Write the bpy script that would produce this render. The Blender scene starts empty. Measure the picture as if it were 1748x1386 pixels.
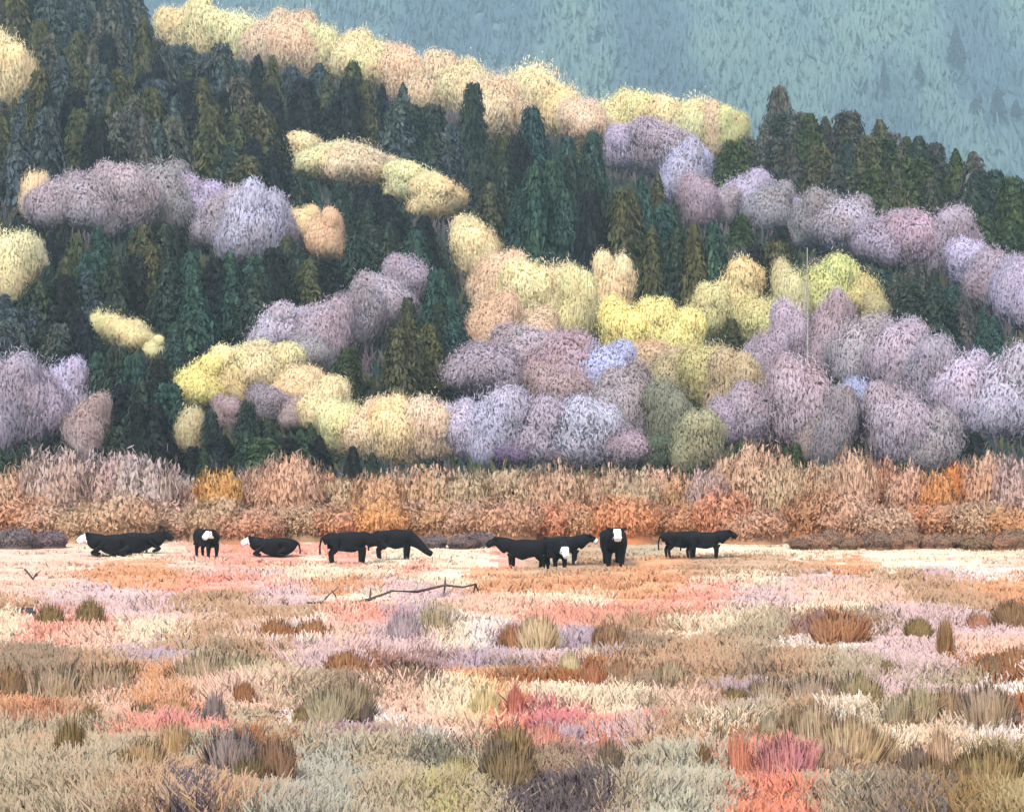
import bpy, bmesh, math, random
import numpy as np
from mathutils import Vector, Matrix

# ------------------------------------------------------------------ camera, sky, sun, exposure
C = bpy.context.scene
random.seed(4); RNG = np.random.default_rng(4)
EYE = 5.0; F = 2772.0; CX = 874.0; HOR = 748.0      # eye height, focal length, centre and horizon, in photo pixels
cam = bpy.data.cameras.new('camera'); camo = bpy.data.objects.new('camera', cam); C.collection.objects.link(camo)
cam.sensor_width = 36; cam.lens = F / 1748 * 36; cam.clip_start = 0.3; cam.clip_end = 9000
camo.location = (0, 0, EYE); camo.rotation_euler = (math.radians(90) + math.atan(55 / F), 0, 0)
C.camera = camo
SUN_EL, SUN_AZ = math.radians(50), math.radians(-38)   # sun high, over the viewer's left shoulder
w = bpy.data.worlds.new('World'); C.world = w; w.use_nodes = True
nt = w.node_tree; bg = nt.nodes['Background']
sky = nt.nodes.new('ShaderNodeTexSky'); sky.sky_type = 'NISHITA'; sky.sun_disc = False
sky.sun_elevation = SUN_EL; sky.sun_rotation = math.pi + SUN_AZ; sky.air_density = 1.0; sky.dust_density = 3.0
nt.links.new(sky.outputs[0], bg.inputs[0]); bg.inputs[1].default_value = 0.115
sl = bpy.data.lights.new('sun', 'SUN'); sl.energy = 2.2; sl.angle = math.radians(20); sl.color = (1, .95, .87)
so = bpy.data.objects.new('sun', sl); C.collection.objects.link(so)
dv = Vector((math.sin(SUN_AZ) * math.cos(SUN_EL), -math.cos(SUN_AZ) * math.cos(SUN_EL), math.sin(SUN_EL)))
so.rotation_euler = dv.to_track_quat('Z', 'Y').to_euler(); so.location = (0, 0, 100)
C.view_settings.view_transform = 'Standard'; C.view_settings.look = 'None'
C.view_settings.exposure = 1.32; C.view_settings.gamma = 1
C.cycles.max_bounces = 5; C.cycles.diffuse_bounces = 2; C.cycles.volume_bounces = 1; C.cycles.transparent_max_bounces = 4

# ------------------------------------------------------------------ helpers
def lin(c, k=1.0):
    return tuple((((v / 255) / 12.92) if v / 255 <= .04045 else (((v / 255) + .055) / 1.055) ** 2.4) * k for v in c[:3])
LUMK = 0.80                                            # displayed colour -> base colour
def alb(c): return lin(c, LUMK)
def vnoise(x, y, seed=0):
    x = np.asarray(x, float); y = np.asarray(y, float)
    xi = np.floor(x).astype(np.int64); yi = np.floor(y).astype(np.int64); fx = x - xi; fy = y - yi
    fx = fx * fx * (3 - 2 * fx); fy = fy * fy * (3 - 2 * fy)
    def h(a, b):
        n = (a * 374761393 + b * 668265263 + seed * 1442695041) & 0x7fffffff
        n = ((n ^ (n >> 13)) * 1274126177) & 0x7fffffff
        return ((n ^ (n >> 16)) & 0xffff) / 65535.0
    return (h(xi, yi) * (1 - fx) + h(xi + 1, yi) * fx) * (1 - fy) + (h(xi, yi + 1) * (1 - fx) + h(xi + 1, yi + 1) * fx) * fy
def fbm(x, y, seed=0, o=4):
    s = 0; a = .5
    for k in range(o):
        s = s + a * vnoise(x, y, seed + k); x = x * 2.03; y = y * 2.03; a *= .5
    return s / (1 - .5 ** o)

def mesh_np(name, V, polys, cols=None, mat=None, smooth=False, nrm=None):
    """V (n,3); polys = list of (m,k) index arrays; cols per face (rgb)"""
    me = bpy.data.meshes.new(name)
    loops = np.concatenate([p.ravel() for p in polys]); tot = np.concatenate([np.full(len(p), p.shape[1]) for p in polys])
    me.vertices.add(len(V)); me.vertices.foreach_set('co', np.ascontiguousarray(V, dtype=np.float32).ravel())
    me.loops.add(len(loops)); me.loops.foreach_set('vertex_index', loops.astype(np.int32))
    st = np.concatenate([[0], np.cumsum(tot)[:-1]])
    me.polygons.add(len(tot)); me.polygons.foreach_set('loop_start', st.astype(np.int32)); me.polygons.foreach_set('loop_total', tot.astype(np.int32))
    me.update(calc_edges=True); me.validate()
    if cols is not None:
        at = me.attributes.new('tint', 'FLOAT_COLOR', 'CORNER')
        cc = np.repeat(np.asarray(cols, float), tot, axis=0)
        buf = np.ones((len(loops), 4), np.float32); buf[:, :3] = cc[:len(loops)]
        at.data.foreach_set('color', buf.ravel())
    if mat: me.materials.append(mat)
    me.polygons.foreach_set('use_smooth', np.full(len(me.polygons), smooth or nrm is not None))
    if nrm is not None:                                  # leaf clumps take the roundness of the branch they sit on
        nn = nrm / np.maximum(np.linalg.norm(nrm, axis=1, keepdims=True), 1e-6)
        me.normals_split_custom_set_from_vertices([tuple(v) for v in nn.tolist()])
    return me
def link(name, data, parent=None, loc=None):
    o = bpy.data.objects.new(name, data); C.collection.objects.link(o)
    if parent: o.parent = parent
    if loc is not None: o.location = loc
    return o
USED = {}
def tag(o, label=None, cat=None, group=None, kind=None):
    if label:
        n = USED.get(label, 0); USED[label] = n + 1
        o['label'] = label
    if cat: o['category'] = cat
    if group: o['group'] = group
    if kind: o['kind'] = kind
    return o

# ------------------------------------------------------------------ materials
def mat_leaf(name, patch=(1.0, 1.0, 1.0), scale=1.1, amt=.5, rough=.95, objcol=True, trans=.38):
    """object colour x per-dab tint, drifting towards a second pigment in broad clumps"""
    m = bpy.data.materials.new(name); m.use_nodes = True; n = m.node_tree; b = n.nodes['Principled BSDF']
    at = n.nodes.new('ShaderNodeAttribute'); at.attribute_name = 'tint'
    b.inputs['Roughness'].default_value = rough; b.inputs['Specular IOR Level'].default_value = .12
    src = at.outputs['Color']
    if objcol:
        oi = n.nodes.new('ShaderNodeObjectInfo')
        mx = n.nodes.new('ShaderNodeMix'); mx.data_type = 'RGBA'; mx.blend_type = 'MULTIPLY'; mx.inputs[0].default_value = 1
        n.links.new(oi.outputs['Color'], mx.inputs[6]); n.links.new(at.outputs['Color'], mx.inputs[7])
        src = mx.outputs[2]
    ge = n.nodes.new('ShaderNodeNewGeometry')
    no = n.nodes.new('ShaderNodeTexNoise'); no.inputs['Scale'].default_value = scale; no.inputs['Detail'].default_value = 2
    n.links.new(ge.outputs['Position'], no.inputs['Vector'])
    rp = n.nodes.new('ShaderNodeMapRange'); rp.inputs[1].default_value = .42; rp.inputs[2].default_value = .62
    rp.inputs[3].default_value = 0; rp.inputs[4].default_value = amt; n.links.new(no.outputs['Fac'], rp.inputs[0])
    m2 = n.nodes.new('ShaderNodeMix'); m2.data_type = 'RGBA'; m2.blend_type = 'MULTIPLY'
    m2.inputs[7].default_value = (*patch, 1)
    n.links.new(rp.outputs[0], m2.inputs[0]); n.links.new(src, m2.inputs[6])
    n.links.new(m2.outputs[2], b.inputs['Base Color'])
    if trans:                                            # thin leaves and dry blades let light through
        tr = n.nodes.new('ShaderNodeBsdfTranslucent'); ms = n.nodes.new('ShaderNodeMixShader'); ms.inputs[0].default_value = trans
        n.links.new(m2.outputs[2], tr.inputs['Color']); n.links.new(b.outputs[0], ms.inputs[1]); n.links.new(tr.outputs[0], ms.inputs[2])
        n.links.new(ms.outputs[0], n.nodes['Material Output'].inputs['Surface'])
    return m
M_cream = mat_leaf('cream_leaves', (.97, .86, .82), .25, .7)
M_lav = mat_leaf('lavender_twigs', (.84, .78, .74), .28, .8)
M_con = mat_leaf('conifer_needles', (1.3, 1.15, .75), .2, .6)
M_wil = mat_leaf('willow_twigs', (1.02, .90, .84), .3, .8)
M_grass = mat_leaf('meadow_grass', (.9, .82, .78), .6, .4, objcol=False)
M_shrub = mat_leaf('shrub_leaves', (.8, .75, .6), 1.6, .6)
def mat_plain(name, c, scale=8, amt=.35, rough=.9, bump=0.0):
    m = bpy.data.materials.new(name); m.use_nodes = True; n = m.node_tree; b = n.nodes['Principled BSDF']
    no = n.nodes.new('ShaderNodeTexNoise'); no.inputs['Scale'].default_value = scale; no.inputs['Detail'].default_value = 5
    tc = n.nodes.new('ShaderNodeTexCoord'); n.links.new(tc.outputs['Object'], no.inputs['Vector'])
    r = n.nodes.new('ShaderNodeValToRGB'); r.color_ramp.elements[0].position = .3; r.color_ramp.elements[1].position = .7
    r.color_ramp.elements[0].color = (*[v * (1 - amt) for v in c], 1); r.color_ramp.elements[1].color = (*[min(1, v * (1 + amt)) for v in c], 1)
    n.links.new(no.outputs['Fac'], r.inputs[0]); n.links.new(r.outputs[0], b.inputs['Base Color'])
    b.inputs['Roughness'].default_value = rough; b.inputs['Specular IOR Level'].default_value = .15
    if bump:
        bp = n.nodes.new('ShaderNodeBump'); bp.inputs['Strength'].default_value = bump; n.links.new(no.outputs['Fac'], bp.inputs['Height'])
        n.links.new(bp.outputs[0], b.inputs['Normal'])
    return m
M_bark = mat_plain('dark_bark', lin((80, 72, 74)), 6)
M_pale = mat_plain('pale_bark', lin((150, 145, 142)), 6)
M_black = mat_plain('black_hide', lin((16, 17, 22)), 3, .3, .8)
M_white = mat_plain('white_hide', lin((226, 232, 236)), 5, .1, .8)
M_horn = mat_plain('dark_hoof', lin((60, 55, 50)), 9)
M_dead = mat_plain('weathered_wood', lin((74, 64, 62)), 12)

# ------------------------------------------------------------------ terrain
def interp(px, tab):
    return np.interp(px, [t[0] for t in tab], [t[1] for t in tab])
RB = [(-900, -300), (0, -30), (280, 95), (500, 125), (700, 185), (900, 235), (1100, 270), (1250, 300), (1500, 330), (1748, 410), (2600, 640)]
YR = [(-900, 330), (0, 310), (874, 265), (1748, 205), (2600, 150)]
Y0 = 112.0
def slope(px):
    e = (HOR - interp(px, RB)) / F; yr = interp(px, YR)
    return np.maximum(.04, (e * yr + EYE) / (yr - Y0))
def hill_z(x, y):
    x = np.asarray(x, float); y = np.asarray(y, float)
    px = CX + F * x / np.maximum(y, 60)
    s = slope(px); yr = interp(px, YR)
    t = np.minimum(y, yr) - Y0
    z = s * np.where(t > 8, t, np.where(t < -8, 0, (t + 8) ** 2 / 32))
    z = z - np.maximum(0, y - yr) * .22
    z = z + np.clip((y - Y0) / 40, 0, 1) * (fbm(x / 22, y / 22, 5, 3) - .5) * 2.2
    return z
def meadow_z(x, y):
    return (fbm(np.asarray(x) / 4.5, np.asarray(y) / 2.6, 11, 2) - .5) * .62 * np.clip((80 - np.asarray(y)) / 20, 0, 1)
def gz(x, y):
    return float(hill_z(x, y) + meadow_z(x, y))
def at_ground(px, py):                                  # where the ray through a photo pixel meets the ground plane or slope
    e = (HOR - py) / F; u = (px - CX) / F
    if py > 872: y = EYE / -e
    else:
        s = float(slope(px)); y = min((s * Y0 + EYE) / max(s - e, .02), float(interp(px, YR)) + 12)
    x = u * y
    return x, y, gz(x, y)

# ---- meadow pigments: (cx, cy, rx, ry, colour) as patches of grass lying on the ground
PC, PK, LP, TN, OR_ = (230, 200, 182), (228, 168, 150), (216, 194, 196), (192, 163, 134), (216, 166, 128)
CR, SG, BR, OL, DK = (234, 222, 198), (184, 174, 150), (164, 110, 68), (112, 98, 42), (92, 90, 98)
RS, CO, GB, LV, WH = (206, 132, 140), (228, 150, 124), (156, 140, 120), (186, 172, 186), (238, 232, 226)
MV = (160, 132, 130)
PATCH = [(60,955,130,14,PC),(200,945,60,8,CR),(250,975,90,14,OR_),(385,955,60,12,PK),(330,965,50,14,PC),(470,952,60,8,PK),(520,965,50,12,CR),(590,955,40,10,PK),(640,970,60,12,CR),(750,952,70,12,CR),(700,970,60,9,PK),(875,955,24,16,PK),(930,975,50,10,TN),(1010,962,60,14,TN),(1100,965,80,14,OR_),(1210,965,70,14,TN),(1230,945,40,8,CR),(1320,960,80,12,TN),(1440,960,60,10,OR_),(1530,955,60,10,CR),(1650,950,90,12,CR),(1730,965,50,12,PC),(1380,945,80,6,CR),(1080,948,60,7,SG),(950,948,40,6,SG),
(50,1000,80,18,PC),(240,990,90,13,OR_),(160,1015,120,18,LP),(370,1000,90,8,PK),(410,985,70,8,LP),(560,985,70,9,CR),(350,1030,60,12,TN),(430,1040,60,16,TN),(500,1020,60,10,LP),(590,1005,60,9,OR_),(700,1015,80,14,LP),(640,1030,60,12,CR),(770,995,60,8,CR),(850,1000,60,14,OR_),(940,1005,80,14,OR_),(960,1025,110,9,CR),(1080,1005,90,14,OR_),(1130,1035,90,12,PK),(1090,1050,60,9,PK),(1200,1020,60,12,PK),(1280,990,60,12,CR),(1290,1025,80,12,LP),(1390,990,70,12,LP),(1440,1015,80,14,PC),(1550,985,60,10,TN),(1620,975,50,9,LP),(1600,1005,60,14,TN),(1480,1040,60,12,CR),(1710,1000,60,18,OR_),(1650,1030,60,16,TN),(1700,975,60,9,WH),(20,1030,50,12,TN),
(60,1085,80,16,PK),(20,1080,30,22,CR),(150,1075,60,12,PK),(150,1100,80,14,PC),(250,1050,70,16,LP),(260,1085,60,16,CR),(330,1070,50,12,PC),(400,1055,60,14,TN),(370,1085,60,16,TN),(330,1115,60,14,TN),(440,1090,50,14,PC),(500,1100,70,16,WH),(560,1100,60,16,PC),(640,1065,40,12,PK),(690,1055,40,16,LV),(740,1062,36,18,SG),(820,1040,60,12,PC),(650,1105,60,16,LP),(710,1110,60,18,LP),(770,1095,40,12,CR),(820,1090,30,12,WH),(850,1118,50,20,LV),(930,1110,50,20,LP),(960,1055,50,10,PK),(1100,1060,50,12,TN),(1100,1090,60,16,GB),(1000,1100,40,12,LV),(1220,1065,50,10,CR),(1190,1090,60,16,TN),(1300,1080,60,20,SG),(1370,1080,26,18,MV),(1420,1080,50,16,BR),(1380,1050,40,9,CR),(1500,1070,40,12,GB),(1550,1060,50,14,LP),(1610,1080,50,16,LP),(1650,1050,30,12,GB),(1690,1085,60,14,LP),(1730,1055,30,14,BR),(1400,1104,60,10,WH),(1530,1112,60,14,LP),(1580,1095,50,9,LP),(1680,1105,60,12,PC),
(60,1140,60,30,GB),(120,1150,50,32,GB),(170,1155,50,30,TN),(240,1120,40,14,LV),(290,1130,40,20,LV),(350,1135,50,22,SG),(400,1145,50,24,GB),(260,1180,60,12,OR_),(330,1175,40,16,PC),(470,1130,40,18,TN),(420,1165,60,16,SG),(530,1130,50,14,LP),(470,1175,60,20,(206,196,160)),(510,1190,40,18,SG),(640,1160,40,12,BR),(600,1135,40,14,LP),(690,1145,50,16,MV),(740,1135,40,22,MV),(800,1140,36,20,LV),(850,1150,36,22,TN),(900,1148,40,20,GB),(960,1158,50,12,BR),(900,1172,90,8,BR),(790,1165,50,10,OR_),(1020,1135,40,22,BR),(1065,1130,40,22,TN),(1130,1130,50,26,TN),(1180,1150,40,24,TN),(1250,1130,50,22,TN),(1310,1145,50,26,GB),(1370,1140,50,24,TN),(1440,1145,50,22,SG),(1480,1155,36,16,SG),(1540,1135,50,10,LP),(1600,1140,50,8,LP),(1640,1130,40,12,OR_),(1720,1140,50,16,BR),(1700,1115,50,10,PC),(1150,1165,60,12,GB),
(40,1205,50,22,OR_),(80,1225,50,22,(206,150,118)),(140,1205,50,22,TN),(200,1200,50,22,PC),(250,1200,40,14,OR_),(300,1215,50,16,OR_),(370,1190,60,16,PC),(330,1240,40,10,LP),(450,1200,40,16,PC),(560,1200,40,22,GB),(610,1195,40,24,GB),(680,1205,50,16,PC),(650,1225,50,14,WH),(760,1205,60,14,CR),(720,1225,60,12,PC),(830,1195,40,20,(230,212,160)),(880,1200,16,30,CO),(930,1190,40,14,CR),(990,1195,50,14,CR),(1060,1200,60,14,CR),(960,1220,50,12,RS),(1030,1225,60,12,PK),(1090,1230,36,14,RS),(1120,1200,40,14,SG),(1160,1200,40,20,PC),(1210,1205,40,24,TN),(1280,1200,60,22,LV),(1345,1205,26,14,PK),(1370,1220,40,24,SG),(1420,1200,40,20,MV),(1450,1215,30,30,SG),(1510,1170,60,14,LP),(1560,1185,60,12,LP),(1600,1165,60,9,SG),(1640,1190,60,16,LP),(1500,1205,40,14,PK),(1560,1225,40,26,SG),(1620,1215,40,20,GB),(1670,1225,50,22,TN),(1720,1180,50,14,WH),(1735,1210,30,16,BR),
(40,1265,60,18,SG),(20,1300,40,16,SG),(60,1240,36,10,CO),(170,1260,40,24,SG),(230,1270,40,20,PK),(300,1250,20,14,RS),(340,1270,50,16,PK),(280,1290,40,16,TN),(420,1245,50,22,SG),(470,1240,40,16,TN),(520,1238,60,12,WH),(590,1255,50,18,LV),(560,1280,50,18,MV),(640,1265,40,24,MV),(680,1255,40,14,SG),(730,1270,30,18,WH),(790,1255,40,18,PC),(790,1280,40,16,PK),(860,1262,26,10,CO),(930,1280,40,22,PK),(980,1265,40,20,LV),(1030,1270,12,18,CO),(1080,1250,30,16,LP),(1110,1260,30,22,TN),(1160,1250,50,20,TN),(1230,1260,30,20,CR),(1200,1240,50,16,SG),(1300,1245,30,26,SG),(1280,1270,40,14,BR),(1370,1240,40,26,TN),(1430,1240,30,24,WH),(1480,1240,36,14,CR),(1440,1275,60,26,(200,176,142)),(1500,1280,40,24,TN),(1550,1265,50,18,CR),(1600,1265,26,32,(226,192,160)),(1640,1260,26,22,CR),(1700,1260,50,16,WH),(1735,1235,30,12,BR),
(50,1325,60,22,SG),(150,1350,70,24,SG),(90,1300,40,20,TN),(200,1320,50,28,SG),(250,1340,40,24,TN),(310,1300,50,22,(176,178,160)),(270,1310,40,20,SG),(330,1335,40,20,TN),(320,1368,70,14,(92,92,110)),(400,1300,40,22,(110,104,112)),(380,1330,40,20,TN),(440,1305,40,24,BR),(520,1290,50,18,SG),(570,1325,60,22,(176,182,172)),(520,1340,50,20,(178,182,170)),(640,1320,50,26,SG),(680,1350,50,22,SG),(640,1372,90,10,DK),(740,1315,50,16,(120,124,112)),(760,1345,40,20,(186,182,130)),(810,1330,30,26,SG),(850,1300,40,26,(120,104,84)),(920,1360,50,24,DK),(990,1370,70,14,DK),(960,1320,50,22,GB),(1010,1310,40,24,MV),(1050,1330,40,28,(110,100,80)),(1100,1320,40,26,SG),(1150,1330,60,26,(186,188,170)),(1100,1372,60,12,DK),(1170,1372,60,10,DK),(1220,1330,60,24,(192,190,172)),(1190,1300,40,20,BR),(1262,1320,16,34,CO),(1285,1298,18,22,SG),(1335,1318,40,30,RS),(1290,1348,30,18,CO),(1370,1350,30,20,CO),(1400,1320,36,30,(190,170,150)),(1440,1340,46,26,TN),(1410,1365,60,14,SG),(1500,1340,40,26,GB),(1480,1370,50,12,(130,130,120)),(1540,1310,36,22,(120,104,92)),(1590,1330,40,28,(140,116,66)),(1640,1330,30,30,(150,126,80)),(1690,1315,50,32,(148,130,84)),(1735,1340,30,26,(176,166,126)),(1620,1372,100,10,(100,104,116)),(1735,1300,24,20,SG)]
PA = np.array([[p[0], p[1], p[2], p[3]] for p in PATCH], float); PCOL = np.array([alb(p[4]) for p in PATCH]) * np.array([1.10, 1.05, 1.02]); PCOL = PCOL * .90 + PCOL.mean(0) * .10
PA[:, 2:4] *= np.array([.42 if sum(p[4]) < 330 else 1 for p in PATCH])[:, None]
def meadow_col(x, y, jit=1.0):
    x = np.asarray(x, float); y = np.asarray(y, float)
    px = CX + F * x / np.maximum(y, 5); py = HOR + F * EYE / np.maximum(y, 5)
    px = px + (RNG.random(px.shape) - .5) * 64 * jit + (fbm(x * 1.3, y * .9, 3, 2) - .5) * 60
    py = np.minimum(py + (RNG.random(px.shape) - .5) * 15 * jit + (fbm(x * 1.1, y * .7, 8, 2) - .5) * 16, 1360)
    out = np.empty((len(px), 3))
    for a in range(0, len(px), 20000):
        dx = (px[a:a + 20000, None] - PA[None, :, 0]) / PA[None, :, 2]; dy = (py[a:a + 20000, None] - PA[None, :, 1]) / (PA[None, :, 3] + 3)
        out[a:a + 20000] = PCOL[np.argmin(dx * dx + dy * dy, axis=1)]
    return out
# dark gaps between the banks of grass: polylines in photo pixels
GAPS = [[(-20,1048),(60,1052),(120,1066),(210,1070)],[(10,1200),(90,1188),(170,1178),(270,1152)],[(620,1165),(690,1182),(780,1192),(850,1190)],
        [(740,1232),(800,1240),(860,1250),(940,1246)],[(600,1080),(680,1082),(800,1076)],[(1010,1178),(1080,1192),(1160,1186)],[(1190,1178),(1300,1188),(1420,1180)],
        [(1500,1166),(1560,1150),(1650,1156)],[(1400,1100),(1470,1104),(1530,1092)],[(1080,1250),(980,1246)],[(1560,1250),(1680,1236),(1748,1225)],
        [(1220,1280),(1320,1285),(1380,1268)],[(430,1230),(560,1216)],[(0,1330),(90,1332)]]
def gap_dist(px, py):
    d = np.full(px.shape, 99.0)
    for g in GAPS:
        for (x0, y0), (x1, y1) in zip(g, g[1:]):
            ax, ay = x1 - x0, (y1 - y0) * 3
            t = np.clip(((px - x0) * ax + (py - y0) * 3 * ay) / (ax * ax + ay * ay), 0, 1)
            d = np.minimum(d, np.hypot((px - x0 - ax * t) / 3, (py - y0 - ay / 3 * t)))
    return d

# ---- the meadow sheet and the hillside
def grid(xf, ys, nx, zf, name, mat, colf):
    ny = len(ys); V = np.zeros((ny, nx, 3))
    for j, y in enumerate(ys):
        a, b = xf(y); V[j, :, 0] = np.linspace(a, b, nx); V[j, :, 1] = y
    V = V.reshape(-1, 3); V[:, 2] = zf(V[:, 0], V[:, 1])
    idx = np.arange(ny * nx).reshape(ny, nx)
    P = np.stack([idx[:-1, :-1], idx[:-1, 1:], idx[1:, 1:], idx[1:, :-1]], -1).reshape(-1, 4)
    ctr = V[P].mean(1)
    return mesh_np(name, V, [P], colf(ctr), mat, True)
M_soil = mat_leaf('meadow_ground', (.85, .8, .8), 1.5, .4, objcol=False, trans=0)
M_floor = mat_leaf('forest_floor', (1.3, 1.1, .8), .3, .6, objcol=False, trans=0)
def soilcol(c):
    col = meadow_col(c[:, 0], c[:, 1], .5) * .85
    px = CX + F * c[:, 0] / c[:, 1]; py = HOR + F * EYE / c[:, 1]
    k = (gap_dist(px, py) < 2.2)[:, None]
    return np.where(k, np.array(lin((62, 58, 62)))[None], col)
ys = np.concatenate([np.linspace(6, 20, 14), np.linspace(20.4, 82, 210)])
link('meadow', grid(lambda y: (-.55 * y - 8, .55 * y + 8), ys, 240, lambda x, y: hill_z(x, y) + meadow_z(x, y), 'meadow', M_soil, soilcol))['kind'] = 'structure'
floorc = np.array(lin((58, 62, 60)))
def floorcol(c):
    t = fbm(c[:, 0] / 6, c[:, 1] / 6, 2, 3)[:, None]
    return floorc * (.6 + .8 * t)
ys = np.concatenate([np.linspace(82, 330, 160), np.linspace(340, 900, 40)])
link('hillside', grid(lambda y: (-.55 * y - 8, .55 * y + 8) if y <= 330 else (-190 - (y - 330) * .4, 190 + (y - 330) * .4), ys, 200, hill_z, 'hillside', M_floor, floorcol))['kind'] = 'structure'

# ------------------------------------------------------------------ dab clusters: a leaf clump is a small irregular six-sided blade
HEX = np.array([(-.45, -.75), (.35, -.9), (.95, -.1), (.5, .8), (-.2, 1.0), (-.9, .15)])
def dabs(P, N, up, hw, hl, tint, rng):
    """positions, outward normals, long axis hints, half widths, half lengths"""
    n = len(P)
    N = N / np.linalg.norm(N, axis=1, keepdims=True)
    L = up - (up * N).sum(1, keepdims=True) * N; L /= np.maximum(np.linalg.norm(L, axis=1, keepdims=True), 1e-6)
    W = np.cross(L, N)
    V = P[:, None, :] + W[:, None, :] * (HEX[None, :, :1] * hw[:, None, None]) + L[:, None, :] * (HEX[None, :, 1:] * hl[:, None, None])
    V = V + N[:, None, :] * (rng.random((n, 6, 1)) - .5) * hw[:, None, None] * .5
    return V.reshape(-1, 3), np.arange(n * 6).reshape(n, 6), tint
def tints(n, rng, a=.10, b=.06):
    g = 1 + rng.normal(0, a, (n, 1)); h = rng.normal(0, b, (n, 3))
    return np.clip(g + h, .5, 1.5)
def sph(n, rng):
    v = rng.normal(0, 1, (n, 3)); return v / np.linalg.norm(v, axis=1, keepdims=True)
def ico(c, r, sub=2):
    bm = bmesh.new(); bmesh.ops.create_icosphere(bm, subdivisions=sub, radius=1)
    V = np.array([v.co[:] for v in bm.verts]) * r + c; Fc = np.array([[v.index for v in f.verts] for f in bm.faces]); bm.free()
    return V, Fc
def crown_mesh(name, mat, seed, nl=7, base=.0, n1=6500, n2=8000, core=.86, lift=.12, upright=.9):
    """loose crown in the box x,y in -1..1, z in 0..2: overlapping boughs, dense inside and thinning to a feathery rim"""
    rng = np.random.default_rng(seed)
    lob = [(np.array((0, 0, .92)), np.array((.78, .76, .80)))]
    for k in range(nl):
        a = k * 2.4 + rng.random() * .6; zz = .45 + 1.15 * ((k * .618 + rng.random() * .2) % 1)
        rr = .56 * math.sqrt(max(.08, 1 - ((zz - .95) / 1.05) ** 2)); q = rng.uniform(.34, .46)
        lob.append((np.array((math.cos(a) * rr, math.sin(a) * rr, zz)), np.array((q, q, q * rng.uniform(.9, 1.25)))))
    Vs, P6, P3, T6, T3, Ns = [], [], [], [], [], []; off = 0
    wt = np.array([r.prod() ** (2 / 3) for c, r in lob]); wt /= wt.sum()
    for (c, r), w_ in zip(lob, wt):
        lobt = 1 + rng.normal(0, .05)
        for n0, hl0, hw0, mu, sg, jit in ((n1, .068, .027, .93, .05, .35), (n2, .06, .0105, 1.02, .15, 1.0)):
            m = int(n0 * w_ * 1.2); d = sph(m, rng)
            rad = rng.normal(mu, sg, (m, 1)); p = c + d * r * rad
            kk = p[:, 2] > base; 
            for c2, r2 in lob:
                if c2 is not c: kk &= (((p - c2) / r2) ** 2).sum(1) > .55
            p = p[kk]; d = d[kk]; rad = rad[kk]; m = len(p)
            N = d + rng.normal(0, jit * .4, (m, 3)); N = np.where(((N * d).sum(1) < .1)[:, None], d, N)
            up = np.array([0, 0, upright]) + rng.normal(0, .3, (m, 3)) + d * (.2 if jit < 1 else .7)
            V, I, T = dabs(p, N, up, hw0 * rng.uniform(.6, 1.4, m), hl0 * rng.uniform(.5, 1.5, m), tints(m, rng, .045, .025) * lobt, rng)
            Vs.append(V); P6.append(I + off); T6.append(T); off += len(V)
            cen = p - np.array([0, 0, .8]); cen /= np.linalg.norm(cen, axis=1, keepdims=True)
            Ns.append(np.repeat(d * .5 + cen * .6 + np.array([0, 0, lift]) + rng.normal(0, .08, (m, 3)), 6, 0))
        V, I = ico(c, r * core, 2); Vs.append(V); P3.append(I + off); T3.append(np.full((len(I), 3), .95)); off += len(V); Ns.append((V - c) / r.mean() + np.array([0, 0, lift]))
    return mesh_np(name, np.concatenate(Vs), [np.concatenate(P6), np.concatenate(P3)], np.concatenate(T6 + T3), mat, nrm=np.concatenate(Ns))
def thicket_mesh(name, mat, seed, n=5200):
    """willow clump in the same box: hundreds of upright stems fanning from the ground, orange below and greyer at the twig tips"""
    rng = np.random.default_rng(seed)
    a = rng.random(n) * 6.283; q = np.sqrt(rng.random(n)); bx = np.cos(a) * q; by = np.sin(a) * q
    hump = 1 + .16 * np.sin(a * 3 + seed) * q + .1 * np.sin(a * 7 + seed * 2) * q
    top = 2.0 * np.sqrt(np.clip(1 - (q * .86) ** 2.6, 0.02, 1)) * hump * np.clip(rng.normal(.94, .07, n), .6, 1.12)
    t0 = rng.uniform(0, .93, n) ** .8; L = rng.uniform(.12, .30, n)
    z0 = top * t0; z1 = np.minimum(top * t0 + L, top * 1.03)
    f = lambda z: .62 + .40 * np.clip(z / 1.6, 0, 1)
    P = np.stack([bx * f((z0 + z1) / 2), by * f((z0 + z1) / 2), (z0 + z1) / 2], 1)
    D = np.stack([bx, by, .55 + .6 * (P[:, 2] / 2)], 1); Nn = np.stack([bx, by, np.full(n, .15)], 1) + rng.normal(0, .45, (n, 3))
    up = np.stack([bx * .3, by * .3, np.ones(n)], 1) + rng.normal(0, .13, (n, 3))
    wd = np.where(rng.random(n) < .35, .040, .012) * rng.uniform(.6, 1.4, n)
    h = np.clip(P[:, 2:3] / 2, 0, 1)
    T = tints(n, rng, .045, .02) * (np.array([[1.03, .95, .83]]) * (1 - h) + np.array([[.98, 1.02, 1.08]]) * h)
    V, I, T = dabs(P, Nn, up, wd * .85, (z1 - z0) * .42 + .02, T, rng)
    C1, F1 = ico((0, 0, .0), 1.0, 3); C1 = C1 * np.array([.72, .72, 1.6]); kf = (C1[F1][:, :, 2] > -.1).all(1); F1 = F1[kf]
    h = np.clip(C1[F1][:, :, 2].mean(1)[:, None] / 2, 0, 1)
    T2 = .85 * (np.array([[1.02, .92, .78]]) * (1 - h) + np.array([[.97, 1.02, 1.12]]) * h)
    return mesh_np(name, np.concatenate([V, C1]), [I, F1 + len(V)], np.concatenate([T, T2]), mat, nrm=np.concatenate([np.repeat(D + rng.normal(0, .12, (n, 3)), 6, 0), C1 * np.array([1, 1, .5]) + np.array([0, 0, .55])]))
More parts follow.
